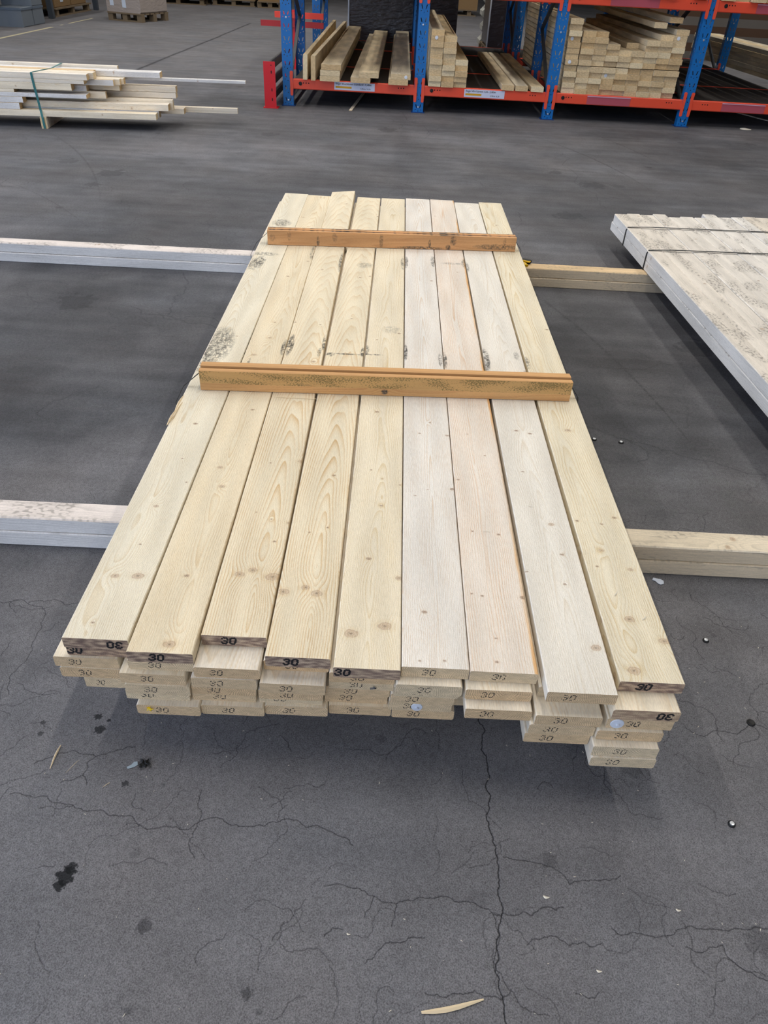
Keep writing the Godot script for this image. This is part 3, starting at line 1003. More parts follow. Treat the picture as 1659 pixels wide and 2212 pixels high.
const TOP_LABELS := [
	"leftmost top board of the big stack, pale, torn left edge, dark stained end",
	"second top board from the left on the big stack, knot near its end",
	"third top board from the left, set back, three knots in a row, bold grain",
	"fourth top board from the left, tall arched grain, cluster of knots near end",
	"fifth top board from the left, two large pale knots near its end",
	"sixth top board from the left, whitish with fine centre grain",
	"seventh top board from the left, pinkish with orange edge on its right",
	"eighth top board from the left, whitish, sticking out furthest at the front",
	"rightmost top board of the big stack, wavy grain, dark stained end",
]


func build_main_stack() -> void:
	var h0 := 0.25 - 6 * LAYER
	var grid := {}
	var boards := "pale sawn boards stacked in six layers"
	for c in 9:
		var t: Array = TOPS[c]
		var w: float = t[1] - t[0] - 0.0006
		var L: float = t[2] - t[5]
		var o := {"seg": 14, "bevel": 0.0018, "side_at": 0.3, "u1": L / 3.06}
		if c == 2:
			o.twist = 0.10
		if c == 0:
			o.bow = 0.0
		var m := timber(L, w, 0.0262, M.top_board_wood, c, 9, c, o)
		var xf: float = (t[0] + t[1]) / 2
		var xr: float = (t[3] + t[4]) / 2
		lay(m, Vector3(xf, h0 + 5 * LAYER + 0.0004, t[2]), -(xr - xf) / L, "board", TOP_LABELS[c], "board", boards)
		for k in 5:
			var layer := k + 1
			var b: Array = BELOW[c][k]
			var L2 := 3.02 + 0.05 * sin(c * 3.1 + k * 1.7)
			var wid := 0.0800 if c == 0 and k == 3 else 0.1185
			var m2 := timber(L2, wid, 0.0262, M.pale_wood, (c * 3 + k * 5) % 8, 8, layer * 9 + c, {"seg": 4, "bevel": 0.0018 if k % 2 else 0.003, "side_at": 0.1 + 0.15 * k})
			grid[[c, layer]] = lay(m2, Vector3(b[0] + wid / 2, h0 + (5 - layer) * LAYER + 0.0004, b[1]), 0.0, "board", "board in %s layer from the top, %s column from the left, big stack" % [ORD[layer], ORD[c]], "board", boards)
	# the torn strip at the left edge of the first board
	var host: Node = get_node("board")
	var st := new_st()
	for d in [[-0.0575, -0.90, 0.10, 0.008, 0.1], [-0.052, -0.86, 0.09, 0.005, 0.25], [-0.0585, -0.82, 0.09, 0.007, 0.5], [-0.054, -0.80, 0.07, 0.003, 0.7]]:
		splinter(st, Vector3(d[0], 0.0255, d[1]), Vector3(d[0] - 0.003, 0.0262 + 0.008 * d[4], d[1] + d[2]), d[3], 0.0035)
	part(host, "torn_strip", st, plain("fresh_splinter", Color(0.88, 0.80, 0.66), 0.8), "torn splinters along the board edge")
	# bits fixed to the ends
	var cap := plain("clear_plastic", Color(0.82, 0.85, 0.90), 0.3)
	for d in [[Vector3(.092, .129, -.861), "clear plastic cap", 0.011, [5, 4]], [Vector3(.443, .1835, -.803), "white plastic screw cap", 0.0125, [8, 2]]]:
		st = new_st()
		var owner_board: Node3D = grid[d[3]]
		var tf := Transform3D(Basis(Vector3.RIGHT, PI / 2), d[0] - owner_board.position + Vector3(0, 0, 0.0003))
		add_lathe(st, [Vector2(0, 0), Vector2(d[2], 0), Vector2(d[2] * 0.92, 0.0014), Vector2(0.003, 0.002), Vector2(0.003, 0.006), Vector2(0.0, 0.0066)], tf)
		part(owner_board, "plastic_cap", st, cap, d[1])
	st = new_st()
	for k in 5:
		var a := TAU * k / 5.0
		splinter(st, Vector3(-.407, .108, -.8455), Vector3(-.407 + 0.007 * cos(a), .108 + 0.007 * sin(a), -.843), 0.004, 0.002)
	label(mesh_node(st.commit(), plain("yellow_bloom", Color(0.93, 0.80, 0.10), 0.7)), "yellow_flower", "tiny yellow flower stuck to a board end, bottom layer", "flower")
	st = new_st()
	add_box(st, Vector3(.008, .178, -.8605), Vector3(0.011, 0.0035, 0.003), Basis(Vector3.BACK, 0.2))
	add_box(st, Vector3(.011, .1805, -.8605), Vector3(0.007, 0.003, 0.003), Basis(Vector3.BACK, -0.7))
	label(mesh_node(st.commit(), plain("staple_steel", Color(0.8, 0.82, 0.85), 0.25, 1.0)), "staple", "bent shiny steel staple in board end, fifth column", "staple")


func splinter(st: SurfaceTool, a: Vector3, b: Vector3, w: float, t: float) -> void:
	# a sliver that is thickest a third of the way along
	var d := (b - a).normalized()
	var s := d.cross(Vector3.UP)
	s = s.normalized() if s.length() > 0.1 else Vector3.RIGHT
	var u := s.cross(d)
	var prev := []
	for k in 6:
		var f := k / 5.0
		var r := 0.12 + 0.88 * pow(sin(PI * clampf(f * 0.86 + 0.08, 0.0, 1.0)), 0.8) * (1.0 - 0.45 * f)
		var c := a.lerp(b, f) + s * w * 0.25 * sin(f * 4.0)
		var now := [c - s * w * r / 2, c + u * t * r, c + s * w * r / 2, c - u * t * r * 0.1]
		if k:
			for j in 4:
				quad(st, prev[j], now[j], now[(j + 1) % 4], prev[(j + 1) % 4])
		else:
			quad(st, now[0], now[1], now[2], now[3])
		prev = now
	quad(st, prev[3], prev[2], prev[1], prev[0])


# ---------------------------------------------------------------- grooved battens strapped across the top
func build_battens() -> void:
	var data := [[Vector3(-0.511, 0.2504, -1.815), Vector3(0.533, 0.2504, -1.856), 0, 0.060, "front orange batten with long groove and mould specks across the big stack"], [Vector3(-0.513, 0.2504, -3.090), Vector3(0.534, 0.2504, -3.164), 1, 0.059, "rear orange batten with dark knots and stains across the big stack"]]
	for d in data:
		var a: Vector3 = d[0]
		var b: Vector3 = d[1]
		var L := a.distance_to(b)
		var yaw := atan2(-(b.z - a.z), b.x - a.x)
		var hh: float = d[3]
		var dep := 0.058
		# profile in depth (back is negative) and height, clockwise seen from the right-hand end
		var prof := [Vector2(0, 0.001), Vector2(0, hh - 0.001), Vector2(-0.001, hh), Vector2(-0.0165, hh), Vector2(-0.0165, hh - 0.012), Vector2(-0.0275, hh - 0.012), Vector2(-0.0275, hh + 0.002), Vector2(-dep + 0.006, hh + 0.002), Vector2(-dep, hh - 0.004), Vector2(-dep, 0.001)]
		if d[2] == 1:
			prof = [Vector2(0, 0.001), Vector2(0, hh - 0.001), Vector2(-0.001, hh), Vector2(-0.016, hh), Vector2(-0.016, hh - 0.010), Vector2(-0.024, hh - 0.010), Vector2(-0.024, hh), Vector2(-dep + 0.01, hh), Vector2(-dep, hh - 0.004), Vector2(-dep, 0.001)]
		var st := new_st()
		var n := prof.size()
		var strip := float(d[2]) * 0.5
		var run := 0.0
		for k in n:
			var p: Vector2 = prof[k]
			var q: Vector2 = prof[(k + 1) % n]
			var face: float = p.distance_to(q)
			var va := strip + 0.5 * (0.66 + 0.02 * (k % 3))
			var vb := va + 0.5 * minf(face / 0.062, 0.28)
			if k == 0:
				va = strip + 0.49
				vb = strip + 0.01
			var segs := 10
			for i in segs:
				var x0 := L * i / segs
				var x1 := L * (i + 1) / segs
				var uv0 := x0 / 1.1 if k == 0 else 0.56 + 0.08 * x0
				var uv1 := x1 / 1.1 if k == 0 else 0.56 + 0.08 * x1
				quad(st, Vector3(x0, p.y, p.x), Vector3(x0, q.y, q.x), Vector3(x1, q.y, q.x), Vector3(x1, p.y, p.x), Vector2(uv0, va), Vector2(uv0, vb), Vector2(uv1, vb), Vector2(uv1, va))
		var flat := PackedVector2Array(prof)
		var idx := Geometry2D.triangulate_polygon(flat)
		for e in 2:
			for k in range(0, idx.size(), 3):
				var tri := [flat[idx[k]], flat[idx[k + 1]], flat[idx[k + 2]]]
				for p in tri:
					st.set_normal(Vector3(1 if e else -1, 0, 0))
					st.set_uv(Vector2(0.1 + p.y, strip + 0.1 - p.x))
					st.add_vertex(Vector3(L if e else 0.0, p.y, p.x))
		var o := mesh_node(st.commit(), M.batten_wood)
		label(o, "grooved_batten", d[4], "batten", "grooved battens across the big stack")
		o.transform = Transform3D(Basis(Vector3.UP, yaw), a)
		if d[2] == 0:
			# the lower third of the front face is bare orange wood, the rest is greyed with mould
			var s2 := new_st()
			add_box(s2, Vector3(0.515, 0.012, 0.0006), Vector3(0.03, 0.012, 0.0012), Basis.IDENTITY)
		# the strap lies in the groove and runs down round the boards
		var tf := Transform3D(Basis(Vector3.UP, yaw), a)
		var gy: float = hh - 0.0115
		var zg := -0.022
		var top_l := tf * Vector3(0.004, gy, zg)
		var top_r := tf * Vector3(L - 0.004, gy, zg)
		var el := Vector3(-0.5625, 0.2515, top_l.z + 0.004)
		var er := Vector3(0.5625, 0.2515, top_r.z - 0.004)
		var pts := [Vector3(-0.588, 0.092, el.z), Vector3(-0.590, 0.2, el.z), el, top_l, tf * Vector3(L / 2, gy, zg), top_r, er, Vector3(0.566, 0.2, er.z), Vector3(0.566, 0.092, er.z)]
		var fc := [Vector3(-1, 0, 0), Vector3(-1, 0.2, 0), Vector3(-0.8, 0.6, 0), Vector3(-0.3, 1, 0), Vector3(0, 1, 0), Vector3(0.3, 1, 0), Vector3(0.8, 0.6, 0), Vector3(1, 0.2, 0), Vector3(1, 0, 0)]
		st = new_st()
		add_band(st, pts, fc, Vector3(0, 0, 0.0075), 0.0012)
		label(mesh_node(st.commit(), plain("black_strap", Color(0.045, 0.047, 0.05), 0.4)), "strap", "thin black strap in the groove of the %s batten" % ["front", "rear"][d[2]], "strap", "black straps round the big stack")


# ---------------------------------------------------------------- bearers on the floor
func build_sleepers() -> void:
	var g := "squared bearers lying across the floor"
	# right end, z of the middle, yaw, length, strips, heights
	var d := [
		[1.55, -1.448, 0.0, 3.1, 0.090, [0, 1], "front", [0, 0]],
		[2.05, -3.472, 0.0, 4.2, 0.088, [4, 1], "rear", [0, 0]],
	]
	for k in 2:
		var e: Array = d[k]
		var hgt: float = e[4] / 2
		for half in 2:
			for up in 2:
				# two bearers meet under the stack: pale whitish on the left, warmer on the right
				var left := half == 0
				var L := 2.3 if left else 2.1
				var strip: int = ([1, 0] if left else [3, 2])[up]
				var x: float = -0.08 - L if left else -0.07
				if k == 1 and not left:
					strip = [3, 5][up]
				if k == 1 and left:
					strip = [1, 4][up] if up == 0 else 0
				var m := timber(L, 0.072, hgt - 0.0006, M.bearer_wood, strip, 6, 54 + (k * 4 + half * 2 + up) % 10, {"seg": 8, "bevel": 0.003, "u1": L / 3.0, "side_at": 0.2, "side_strip": 1 if left else 3})
				var z: float = e[1] + (0.0 if up else 0.002)
				if k == 1:
					z += 0.006 if left else -0.012
				# its length runs to the left from its right end
				lay(m, Vector3(x + L, up * hgt + 0.0003, z), PI / 2 + (0.004 if left else -0.003), "bearer", "%s %s bearer under the stack, sticking out on the %s" % [["lower", "upper"][up], e[6], ["left", "right"][half]], "beam", g)
	# yellow tape at the rear right bearer
	var st := new_st()
	add_box(st, Vector3(0.642, 0.094, -3.485), Vector3(0.024, 0.010, 0.04), Basis(Vector3.UP, 0.3), 0.003)
	add_box(st, Vector3(0.655, 0.101, -3.51), Vector3(0.036, 0.004, 0.02), Basis(Vector3.UP, -0.5))
	var o := label(Node3D.new(), "tape_measure", "small yellow and black case on the rear bearer, right of stack", "case")
	part(o, "shell", st, plain("yellow_shell", Color(0.86, 0.70, 0.02), 0.45))
	st = new_st()
	add_box(st, Vector3(0.655, 0.096, -3.525), Vector3(0.05, 0.016, 0.02), Basis(Vector3.UP, -0.5), 0.004)
	part(o, "bumper", st, plain("black_rubber", Color(0.035, 0.036, 0.04), 0.6))


# ---------------------------------------------------------------- trodden stack on the right
func build_right_stack() -> void:
	var g := "greyish trodden timbers in the strapped stack on the right"
	var yaw := 0.032
	var base := Vector3(1.2, 0.0898, -4.12)
	var zs := [0.0, -.02, -.015, -.03, .012, -.012, .004, -.075, -.03, -.035, -.06, -.055, -.05, -.02]
	for c in 14:
		for up in 2:
			var m := timber(3.0, 0.0708, 0.0443 - (0.0012 * (c % 3) if up else 0.0), M.trodden_wood, (c * 5 + up * 3) % 12, 13, 54 + (c + up) % 10, {"side_strip": 12, "seg": 6, "bevel": 0.003, "u0": 0.08 * (c % 3), "side_at": 0.2, "u1": 1.0 - 0.05 * (c % 2)})
			var along := Basis(Vector3.UP, yaw)
			var far := base + along * Vector3(0.036 + c * 0.0725, 0, 3.0)
			var at: Vector3 = far + along * Vector3(0, 0, zs[c] - (0.02 if up == 0 and c == 0 else 0.0)) + Vector3(0, up * 0.0446, 0)
			lay(m, at, yaw, "timber", "%s greyish timber, %s column from the left, right-hand strapped stack" % [["lower", "upper"][up], ORD[c]], "timber", g)
	for s in 2:
		var z: float = [-3.875, -3.515][s]
		var st := new_st()
		var yl := 0.18
		var x0 := 1.2 + (z + 4.12) * 0.032 - 0.0008
		var x1 := x0 + 1.02
		var pts := [Vector3(x0 - 0.001, 0.088, z), Vector3(x0 - 0.001, 0.165, z), Vector3(x0 + 0.006, yl + 0.001, z), Vector3(x0 + 0.12, yl + 0.005, z - 0.004), Vector3(x0 + 0.5, yl + 0.002, z - 0.03), Vector3(x1, yl + 0.001, z - 0.055), Vector3(x1 + 0.002, 0.088, z - 0.055)]
		var fc := [Vector3(-1, 0, 0), Vector3(-1, 0.1, 0), Vector3(-0.7, 0.7, 0), Vector3(0, 1, 0), Vector3(0, 1, 0), Vector3(0.7, 0.7, 0), Vector3(1, 0, 0)]
		add_band(st, pts, fc, Vector3(0, 0, 0.011), 0.0010)
		label(mesh_node(st.commit(), plain("green_black_strap", Color(0.075, 0.095, 0.095), 0.4)), "strap", ["dark strap near the far end of the right-hand stack", "second dark strap from the far end, right-hand stack"][s], "strap", "dark straps round the right-hand stack")


# ---------------------------------------------------------------- untidy bundle at the back left
func build_left_bundle() -> void:
	var g := "mixed timbers in the strapped bundle at the back left"
	var th := 0.1
	var O := Vector3(-2.8, 0, -6.43)
	var ax := Vector3(cos(th), 0, -sin(th))
	var bx := Vector3(-sin(th), 0, -cos(th))
	# right end, underside, height, distance behind the front, depth, label
	var p := [
		[.876, .083, .044, 0.0, .095, "bottom front timber with a round knot, left bundle"],
		[.885, .083, .052, .098, .09, "bottom timber just behind the front one, left bundle"],
		[.80, .083, .044, .196, .095, "bottom timber in the middle of the left bundle"],
		[1.056, .083, .0415, .3, .095, "low timber with orange brown end, left bundle"],
		[1.49, .083, .042, .4, .045, "longest low timber sticking out right of left bundle"],
		[-.165, .1275, .047, 0.0, .07, "short timber end at the front, lower of two, left bundle"],
		[.966, .1355, .047, .09, .095, "reddish grained long timber above the bottom layer, left bundle"],
		[.99, .1275, .076, .19, .045, "timber on edge behind the reddish one, left bundle"],
		[.90, .1275, .044, .237, .06, "low inner timber between two taller ones, left bundle"],
		[-.13, .1750, .042, 0.0, .085, "short timber end at the front, upper of two, left bundle"],
		[.96, .125, .0725, .305, .045, "upright timber carrying the pair, left bundle"],
		[1.003, .1978, .041, .3, .095, "lower of two long twin timbers, left bundle"],
		[1.007, .2405, .042, .3, .095, "upper of two long twin timbers, left bundle"],
		[.36, .2174, .028, 0.0, .12, "thin flat board halfway up the front, left bundle"],
		[.48, .2040, .050, .125, .045, "small timber end behind the thin flat board, left bundle"],
		[-.18, .2458, .024, 0.0, .1, "short thin board at far left, left bundle"],
		[.258, .2702, .046, 0.0, .09, "pinkish timber with two knots at the front, left bundle"],
		[.345, .2545, .044, .1, .095, "timber beside the pinkish one, left bundle"],
		[.36, .3166, .0265, 0.0, .09, "thin board under the top front timber, left bundle"],
		[.388, .3435, .042, 0.0, .07, "top front timber with a clean white end, left bundle"],
		[.42, .3435, .044, .075, .095, "top timber behind the front one, left bundle"],
		[.56, .2990, .043, .10, .045, "short stub end, first in the middle of left bundle"],
		[.60, .2990, .043, .15, .045, "short stub end, second in the middle of left bundle"],
		[.62, .2990, .043, .20, .07, "short stub end, third in the middle of left bundle"],
		[.58, .2545, .044, .2, .09, "inner timber end below the stubs, left bundle"],
		[.90, .3440, .040, .26, .12, "long wide timber on top, right part of left bundle"],
		[1.58, .3215, .022, .3, .045, "long thin white batten sticking out right of left bundle"],
		[.545, .3440, .060, .385, .045, "rearmost top timber on edge, left bundle"],
		[.50, .2830, .0605, .385, .045, "rear timber under the topmost rear one, left bundle"],
		[.40, .3435, .046, .172, .085, "top timber in the middle of the left bundle"],
	]
	for k in p.size():
		var d: Array = p[k]
		var L := 2.6 + 0.2 * (k % 4)
		var white: bool = d[0] > 1.5
		var mat: Material = M.bearer_wood if white or k % 4 == 1 else M.pale_wood
		var m := timber(L, d[4] - 0.001, d[2] - 0.0004, mat, (1 if white else k % 6) if mat == M.bearer_wood else k % 8, 6 if mat == M.bearer_wood else 8, 54 + (k * 3) % 10, {"seg": 4, "bevel": 0.002, "side_at": 0.15 * (k % 5), "side_strip": 1 if white else [4, 1, 4, 3][k % 4] if mat == M.bearer_wood else (k * 3) % 8})
		var at: Vector3 = O + ax * float(d[0]) + bx * (float(d[3]) + float(d[4]) / 2) + Vector3(0, d[1], 0)
		lay(m, at, th + PI / 2, "timber", d[5], "timber", g)
	for k in 2:
		var m := timber(0.56, 0.048, 0.0824, M.pale_wood, 3 + k, 8, 58 + k, {"seg": 2})
		lay(m, O + ax * [0.0, -1.5][k] + bx * -0.02 + Vector3(0, 0.0002, 0), th, "bearer", ["squared bearer under the left bundle at the green strap", "second squared bearer under the left bundle, further left"][k], "beam", "bearers under the left bundle")
	var st := new_st()
	var pts := []
	var fc := []
	for d in [[0.0, 0.002, -0.024, -1, 0], [0.0, 0.080, -0.024, -1, 0], [-0.01, 0.130, -0.002, -1, 0], [-0.015, 0.23, -0.002, -1, 0], [-0.02, 0.30, -0.002, -1, 0], [-0.022, 0.383, -0.002, -1, 0.2], [-0.02, 0.3862, 0.004, -0.5, 0.8], [0.03, 0.3895, 0.12, 0, 1], [0.07, 0.3898, 0.25, 0, 1], [0.10, 0.4048, 0.39, 0, 1], [0.10, 0.404, 0.431, 0.5, 0.8], [0.10, 0.28, 0.433, 1, 0]]:
		pts.append(O + ax * d[0] + bx * d[2] + Vector3(0, d[1], 0))
		fc.append((bx * float(d[3]) + Vector3(0, d[4], 0)).normalized())
	add_band(st, pts, fc, ax * 0.017, 0.0012)
	label(mesh_node(st.commit(), plain("teal_strap", Color(0.16, 0.42, 0.42), 0.45)), "strap", "green strap round the timber bundle at the back left", "strap")


# ---------------------------------------------------------------- blue and orange racks
func upright(parent: Node, at: Vector3, height: float, face := 1.0) -> void:
	var st := new_st()
	var w := 0.05
	for d in [[Vector3(-w, 0, 0), Vector3(w, 0, 0)], [Vector3(w, 0, 0), Vector3(w, 0, -0.07 * face)], [Vector3(-w, 0, -0.07 * face), Vector3(-w, 0, 0)]]:
		var a: Vector3 = at + d[0]
		var b: Vector3 = at + d[1]
		var hv := Vector3(0, height, 0)
		var vv := height / 0.2
		quad(st, a + hv, b + hv, b, a, Vector2(0, 0), Vector2(1, 0), Vector2(1, vv), Vector2(0, vv))
	var m := part(parent, "upright", st, M.rack_blue)
	st = new_st()
	add_box(st, at + Vector3(0, 0.003, -0.035 * face), Vector3(0.13, 0.006, 0.11))
	var foot := part(m, "foot_plate", st, plain("rack_foot", Color(0.03, 0.22, 0.45), 0.5))
	foot.set_meta("label", "blue foot plate")
	for y in [0.05, 0.72]:
		st = new_st()
		add_lathe(st, [Vector2(0.008, 0), Vector2(0.008, 0.004), Vector2(0, 0.005)], Transform3D(Basis(Vector3.RIGHT, PI / 2 * face), at + Vector3(0, y, 0)), 10)
		part(m, "bolt", st, plain("bolt_zinc", Color(0.75, 0.77, 0.8), 0.35, 0.6), "pale bolt head")


func beam(parent: Node, x0: float, x1: float, y0: float, y1: float, z: float, notes := {}) -> MeshInstance3D:
	var orange := plain("rack_orange", Color(0.90, 0.31, 0.20), 0.42)
	var st := new_st()
	add_box(st, Vector3((x0 + x1) / 2, (y0 + y1) / 2, z - 0.022), Vector3(0.044, y1 - y0, x1 - x0 - 0.1).rotated(Vector3.UP, 0), Basis(Vector3.UP, PI / 2), 0.006)
	var b := part(parent, "beam", st, orange)
	for s in [0, 1]:
		var cx := x0 + 0.037 if s == 0 else x1 - 0.037
		st = new_st()
		var yy := (y0 + y1) / 2
		var e := -1.0 if s == 0 else 1.0
		var prof := [Vector2(-0.014, -0.09), Vector2(-0.016, 0.1), Vector2(-0.008, 0.108), Vector2(0.008, 0.108), Vector2(0.014, 0.1), Vector2(0.010, 0.03), Vector2(0.016, -0.02), Vector2(0.012, -0.09), Vector2(0.006, -0.098), Vector2(-0.008, -0.098)]
		add_prism(st, prof, 0.001, 0.007, Transform3D(Basis.IDENTITY if e < 0 else Basis(Vector3.UP, PI), Vector3(cx, yy, z + (0.0 if e < 0 else 0.008))))
		part(b, "connector", st, orange)
	if notes.get("front", false):
		for x in [x0 + 0.15, x0 + 0.175, x0 + 0.2, x1 - 0.15, x1 - 0.175, x1 - 0.2]:
			st = new_st()
			add_lathe(st, [Vector2(0.0055, 0), Vector2(0.0055, 0.0008), Vector2(0, 0.0009)], Transform3D(Basis(Vector3.RIGHT, PI / 2), Vector3(x, (y0 + y1) / 2 + 0.012, z)), 8)
			part(b, "rivet", st, plain("black_hole", Color(0.02, 0.02, 0.02), 0.8), "small black rivet")
	if notes.get("plug", false):
		st = new_st()
		add_lathe(st, [Vector2(0.017, 0), Vector2(0.015, 0.006), Vector2(0, 0.007)], Transform3D(Basis(Vector3.RIGHT, PI / 2), Vector3(x0 + 0.12, (y0 + y1) / 2 + 0.006, z)), 14)
		part(b, "plug", st, plain("black_plug", Color(0.03, 0.03, 0.035), 0.5), "black round plug")
	for t in notes.get("tape", []):
		st = new_st()
		add_box(st, Vector3((t[0] + t[1]) / 2, (y0 + y1) / 2, z + 0.0006), Vector3(t[1] - t[0], y1 - y0 - 0.012, 0.0012))
		part(b, "film", st, plain("label_film", Color(0.70, 0.33, 0.38), 0.22), "dull purple red film strip")
		st = new_st()
		add_box(st, Vector3((t[0] + t[1]) / 2, y1 - 0.013, z + 0.003), Vector3(t[1] - t[0], 0.007, 0.005))
		part(b, "film_rail", st, plain("film_rail", Color(0.82, 0.64, 0.71), 0.3))
	if notes.has("sign"):
		var s: Array = notes.sign
		sign_plate(b, s[0], s[1], (y0 + y1) / 2 + s[4], z + 0.0015, s[2], s[3])
	return b


func sign_plate(b: Node, x0: float, x1: float, y: float, z: float, line1: String, line2: String) -> void:
	var st := new_st()
	var w := x1 - x0
	add_box(st, Vector3((x0 + x1) / 2, y, z), Vector3(w, 0.066, 0.002))
	var plate := part(b, "price_label", st, plain("label_paper", Color(0.80, 0.82, 0.90), 0.5), "white price label with small print")
	var ink := plain("ink", Color(0.06, 0.07, 0.10), 0.7)
	for d in [[line1, 0.010, x0 + 0.012, y + 0.018, ink, 0.0145], [line2, 0.010, x1 - 0.14, y - 0.016, ink, 0.011]]:
		var tm := TextMesh.new()
		tm.text = d[0]
		var f := SystemFont.new()
		f.font_names = PackedStringArray(["Droid Sans"])
		f.font_weight = 700
		tm.font = f
		tm.font_size = 32
		tm.pixel_size = d[5] / 22.0
		tm.depth = 0.0004
		tm.horizontal_alignment = HORIZONTAL_ALIGNMENT_LEFT
		var o := mesh_node(tm, d[4])
		o.name = "lettering"
		o.position = Vector3(d[2], d[3], z + 0.0012)
		plate.add_child(o, true)
	st = new_st()
	add_box(st, Vector3(x0 + 0.09, y - 0.010, z + 0.0012), Vector3(0.155, 0.017, 0.0006))
	part(plate, "yellow_bar", st, plain("label_yellow", Color(0.80, 0.60, 0.10), 0.6))


const RX := [-1.062, 0.204, 1.476, 2.80, 4.12]


func build_racks() -> void:
	var strut := plain("strut_zinc", Color(0.30, 0.32, 0.34), 0.45, 0.5)
	for row in 2:
		var zf: float = [-8.06, -10.95][row]
		var t := label(Node3D.new(), "pallet_rack", ["blue and orange rack nearest the floor stacks, loaded with timber", "second blue and orange rack right behind the first one"][row], "rack")
		for k in RX.size():
			var x: float = RX[k]
			upright(t, Vector3(x, 0, zf), 2.5)
			upright(t, Vector3(x, 0, zf - 1.15), 2.5, -1.0)
			var st := new_st()
			var lo := 0.12
			for j in 4:
				var a := Vector3(x, lo + j * 0.55, zf - (0.05 if j % 2 == 0 else 1.1))
				var b := Vector3(x, lo + (j + 1) * 0.55, zf - (1.1 if j % 2 == 0 else 0.05))
				var mid := (a + b) / 2
				add_box(st, mid, Vector3(0.03, 0.025, a.distance_to(b)), Basis.looking_at(b - a, Vector3.UP))
			for y in [0.12, 2.32]:
				add_box(st, Vector3(x, y, zf - 0.575), Vector3(0.03, 0.025, 1.05))
			part(t, "brace", st, strut)
		for k in RX.size() - 1:
			var a: float = RX[k]
			var b: float = RX[k + 1]
			var n := {"front": row == 0}
			var nu := {"front": row == 0}
			if row == 0:
				n.plug = k < 3
				if k == 0:
					n.sign = [-0.615, -0.225, "Regel 45x200mm Standard - 5,40m", "1,95/m  10,53", 0.004]
				if k == 1:
					n.sign = [0.64, 1.03, "Regel 45x120mm C24 - 3,00m", "2,75/m  8,25", 0.002]
				if k == 2:
					n.tape = [[1.83, 2.25]]
				if k == 3:
					n.tape = [[3.14, 3.56]]
					nu.plug = true
					nu.tape = [[3.2, 3.7]]
				if k == 1:
					nu.sign = [0.64, 1.03, "Regel 45x145mm C24 - 4,20m", "3,10/m  13,02", 0.006]
				if k == 2:
					nu.tape = [[1.88, 2.32]]
					nu.plug = true
			beam(t, a, b, 0.146, 0.232, zf + 0.003, n)
			beam(t, a, b, 0.936, 1.022, zf + 0.003, nu)
			for y in [0.146, 0.936]:
				beam(t, a, b, y, y + 0.086, zf - 1.15 + 0.048)
			# added dark sheet standing in for bay shade, below the lower beam tops
			var st := new_st()
			var back: float = [2.78, 1.1][row]
			add_box(st, Vector3((a + b) / 2, 0.2255, zf - 0.06 - back / 2), Vector3(b - a - 0.12, 0.006, back))
			part(t, "added_dark_sheet", st, plain("bay_shade_dark", Color(0.17, 0.15, 0.14), 0.75), "dark sheet added to darken the bay")
	# red guard at the end of the front rack
	var gd := label(Node3D.new(), "rack_guard", "red steel end guard on the floor beside the first rack post", "guard")
	var red := plain("guard_red", Color(0.80, 0.05, 0.10), 0.4)
	for z in [-7.87, -9.25]:
		var st := new_st()
		add_box(st, Vector3(-1.208, 0.196, z), Vector3(0.11, 0.376, 0.008), Basis.IDENTITY, 0.003)
		add_box(st, Vector3(-1.258, 0.196, z - 0.03), Vector3(0.006, 0.37, 0.06))
		add_box(st, Vector3(-1.208, 0.004, z - 0.04), Vector3(0.14, 0.008, 0.1))
		var pl := part(gd, "end_plate", st, red, "red end plate")
		for y in [0.355, 0.30, 0.155, 0.075]:
			st = new_st()
			add_box(st, Vector3(-1.19, y, z + 0.0043), Vector3(0.009, 0.024 if y < 0.31 else 0.008, 0.001))
			part(pl, "slot", st, plain("black_hole", Color(0.02, 0.02, 0.02), 0.8))
	for y in [0.335, 0.20, 0.075]:
		var st := new_st()
		add_box(st, Vector3(-1.215, y, -8.56), Vector3(0.035, 0.075, 1.36), Basis.IDENTITY, 0.008)
		part(gd, "rail", st, plain("guard_rail", Color(0.24, 0.25, 0.25), 0.4, 0.5), "grey steel rail")
	# red rails further back
	var rg := label(Node3D.new(), "rail_barrier", "two red rails on a post behind the left end of the racks", "barrier")
	var stp := new_st()
	add_box(stp, Vector3(-1.33, 0.31, -10.75), Vector3(0.09, 0.62, 0.07))
	part(rg, "post", stp, red)
	for d in [[-1.72, -0.95, 0.447, 0.508, Color(0.66, 0.12, 0.13)], [-1.545, -0.95, 0.54, 0.602, Color(0.90, 0.26, 0.18)]]:
		var st := new_st()
		add_box(st, Vector3((d[0] + d[1]) / 2, (d[2] + d[3]) / 2, -10.70), Vector3(d[1] - d[0], d[3] - d[2], 0.03), Basis.IDENTITY)
		part(rg, "rail", st, plain("rail_%.2f" % d[0], d[4], 0.45))


func rack_timber(L: float, W: float, T: float, k: int) -> ArrayMesh:
	return timber(L, W, T, M.rack_wood, k % 8, 8, 54 + (k * 7) % 10, {"seg": 3, "bevel": 0.0025, "side_at": 0.1 * (k % 6), "u0": 0.0, "u1": minf(1.0, L / 4.0)})


func disc(parent: Node3D, x: float, y: float) -> void:
	var st := new_st()
	add_lathe(st, [Vector2(0.0155, 0), Vector2(0.0145, 0.003), Vector2(0.004, 0.0035), Vector2(0.0, 0.0035)], Transform3D(Basis(Vector3.RIGHT, PI / 2), Vector3(x, y, 0.0002)), 14)
	part(parent, "marker_disc", st, plain("white_disc", Color(0.86, 0.88, 0.92), 0.5), "white round disc on the end")


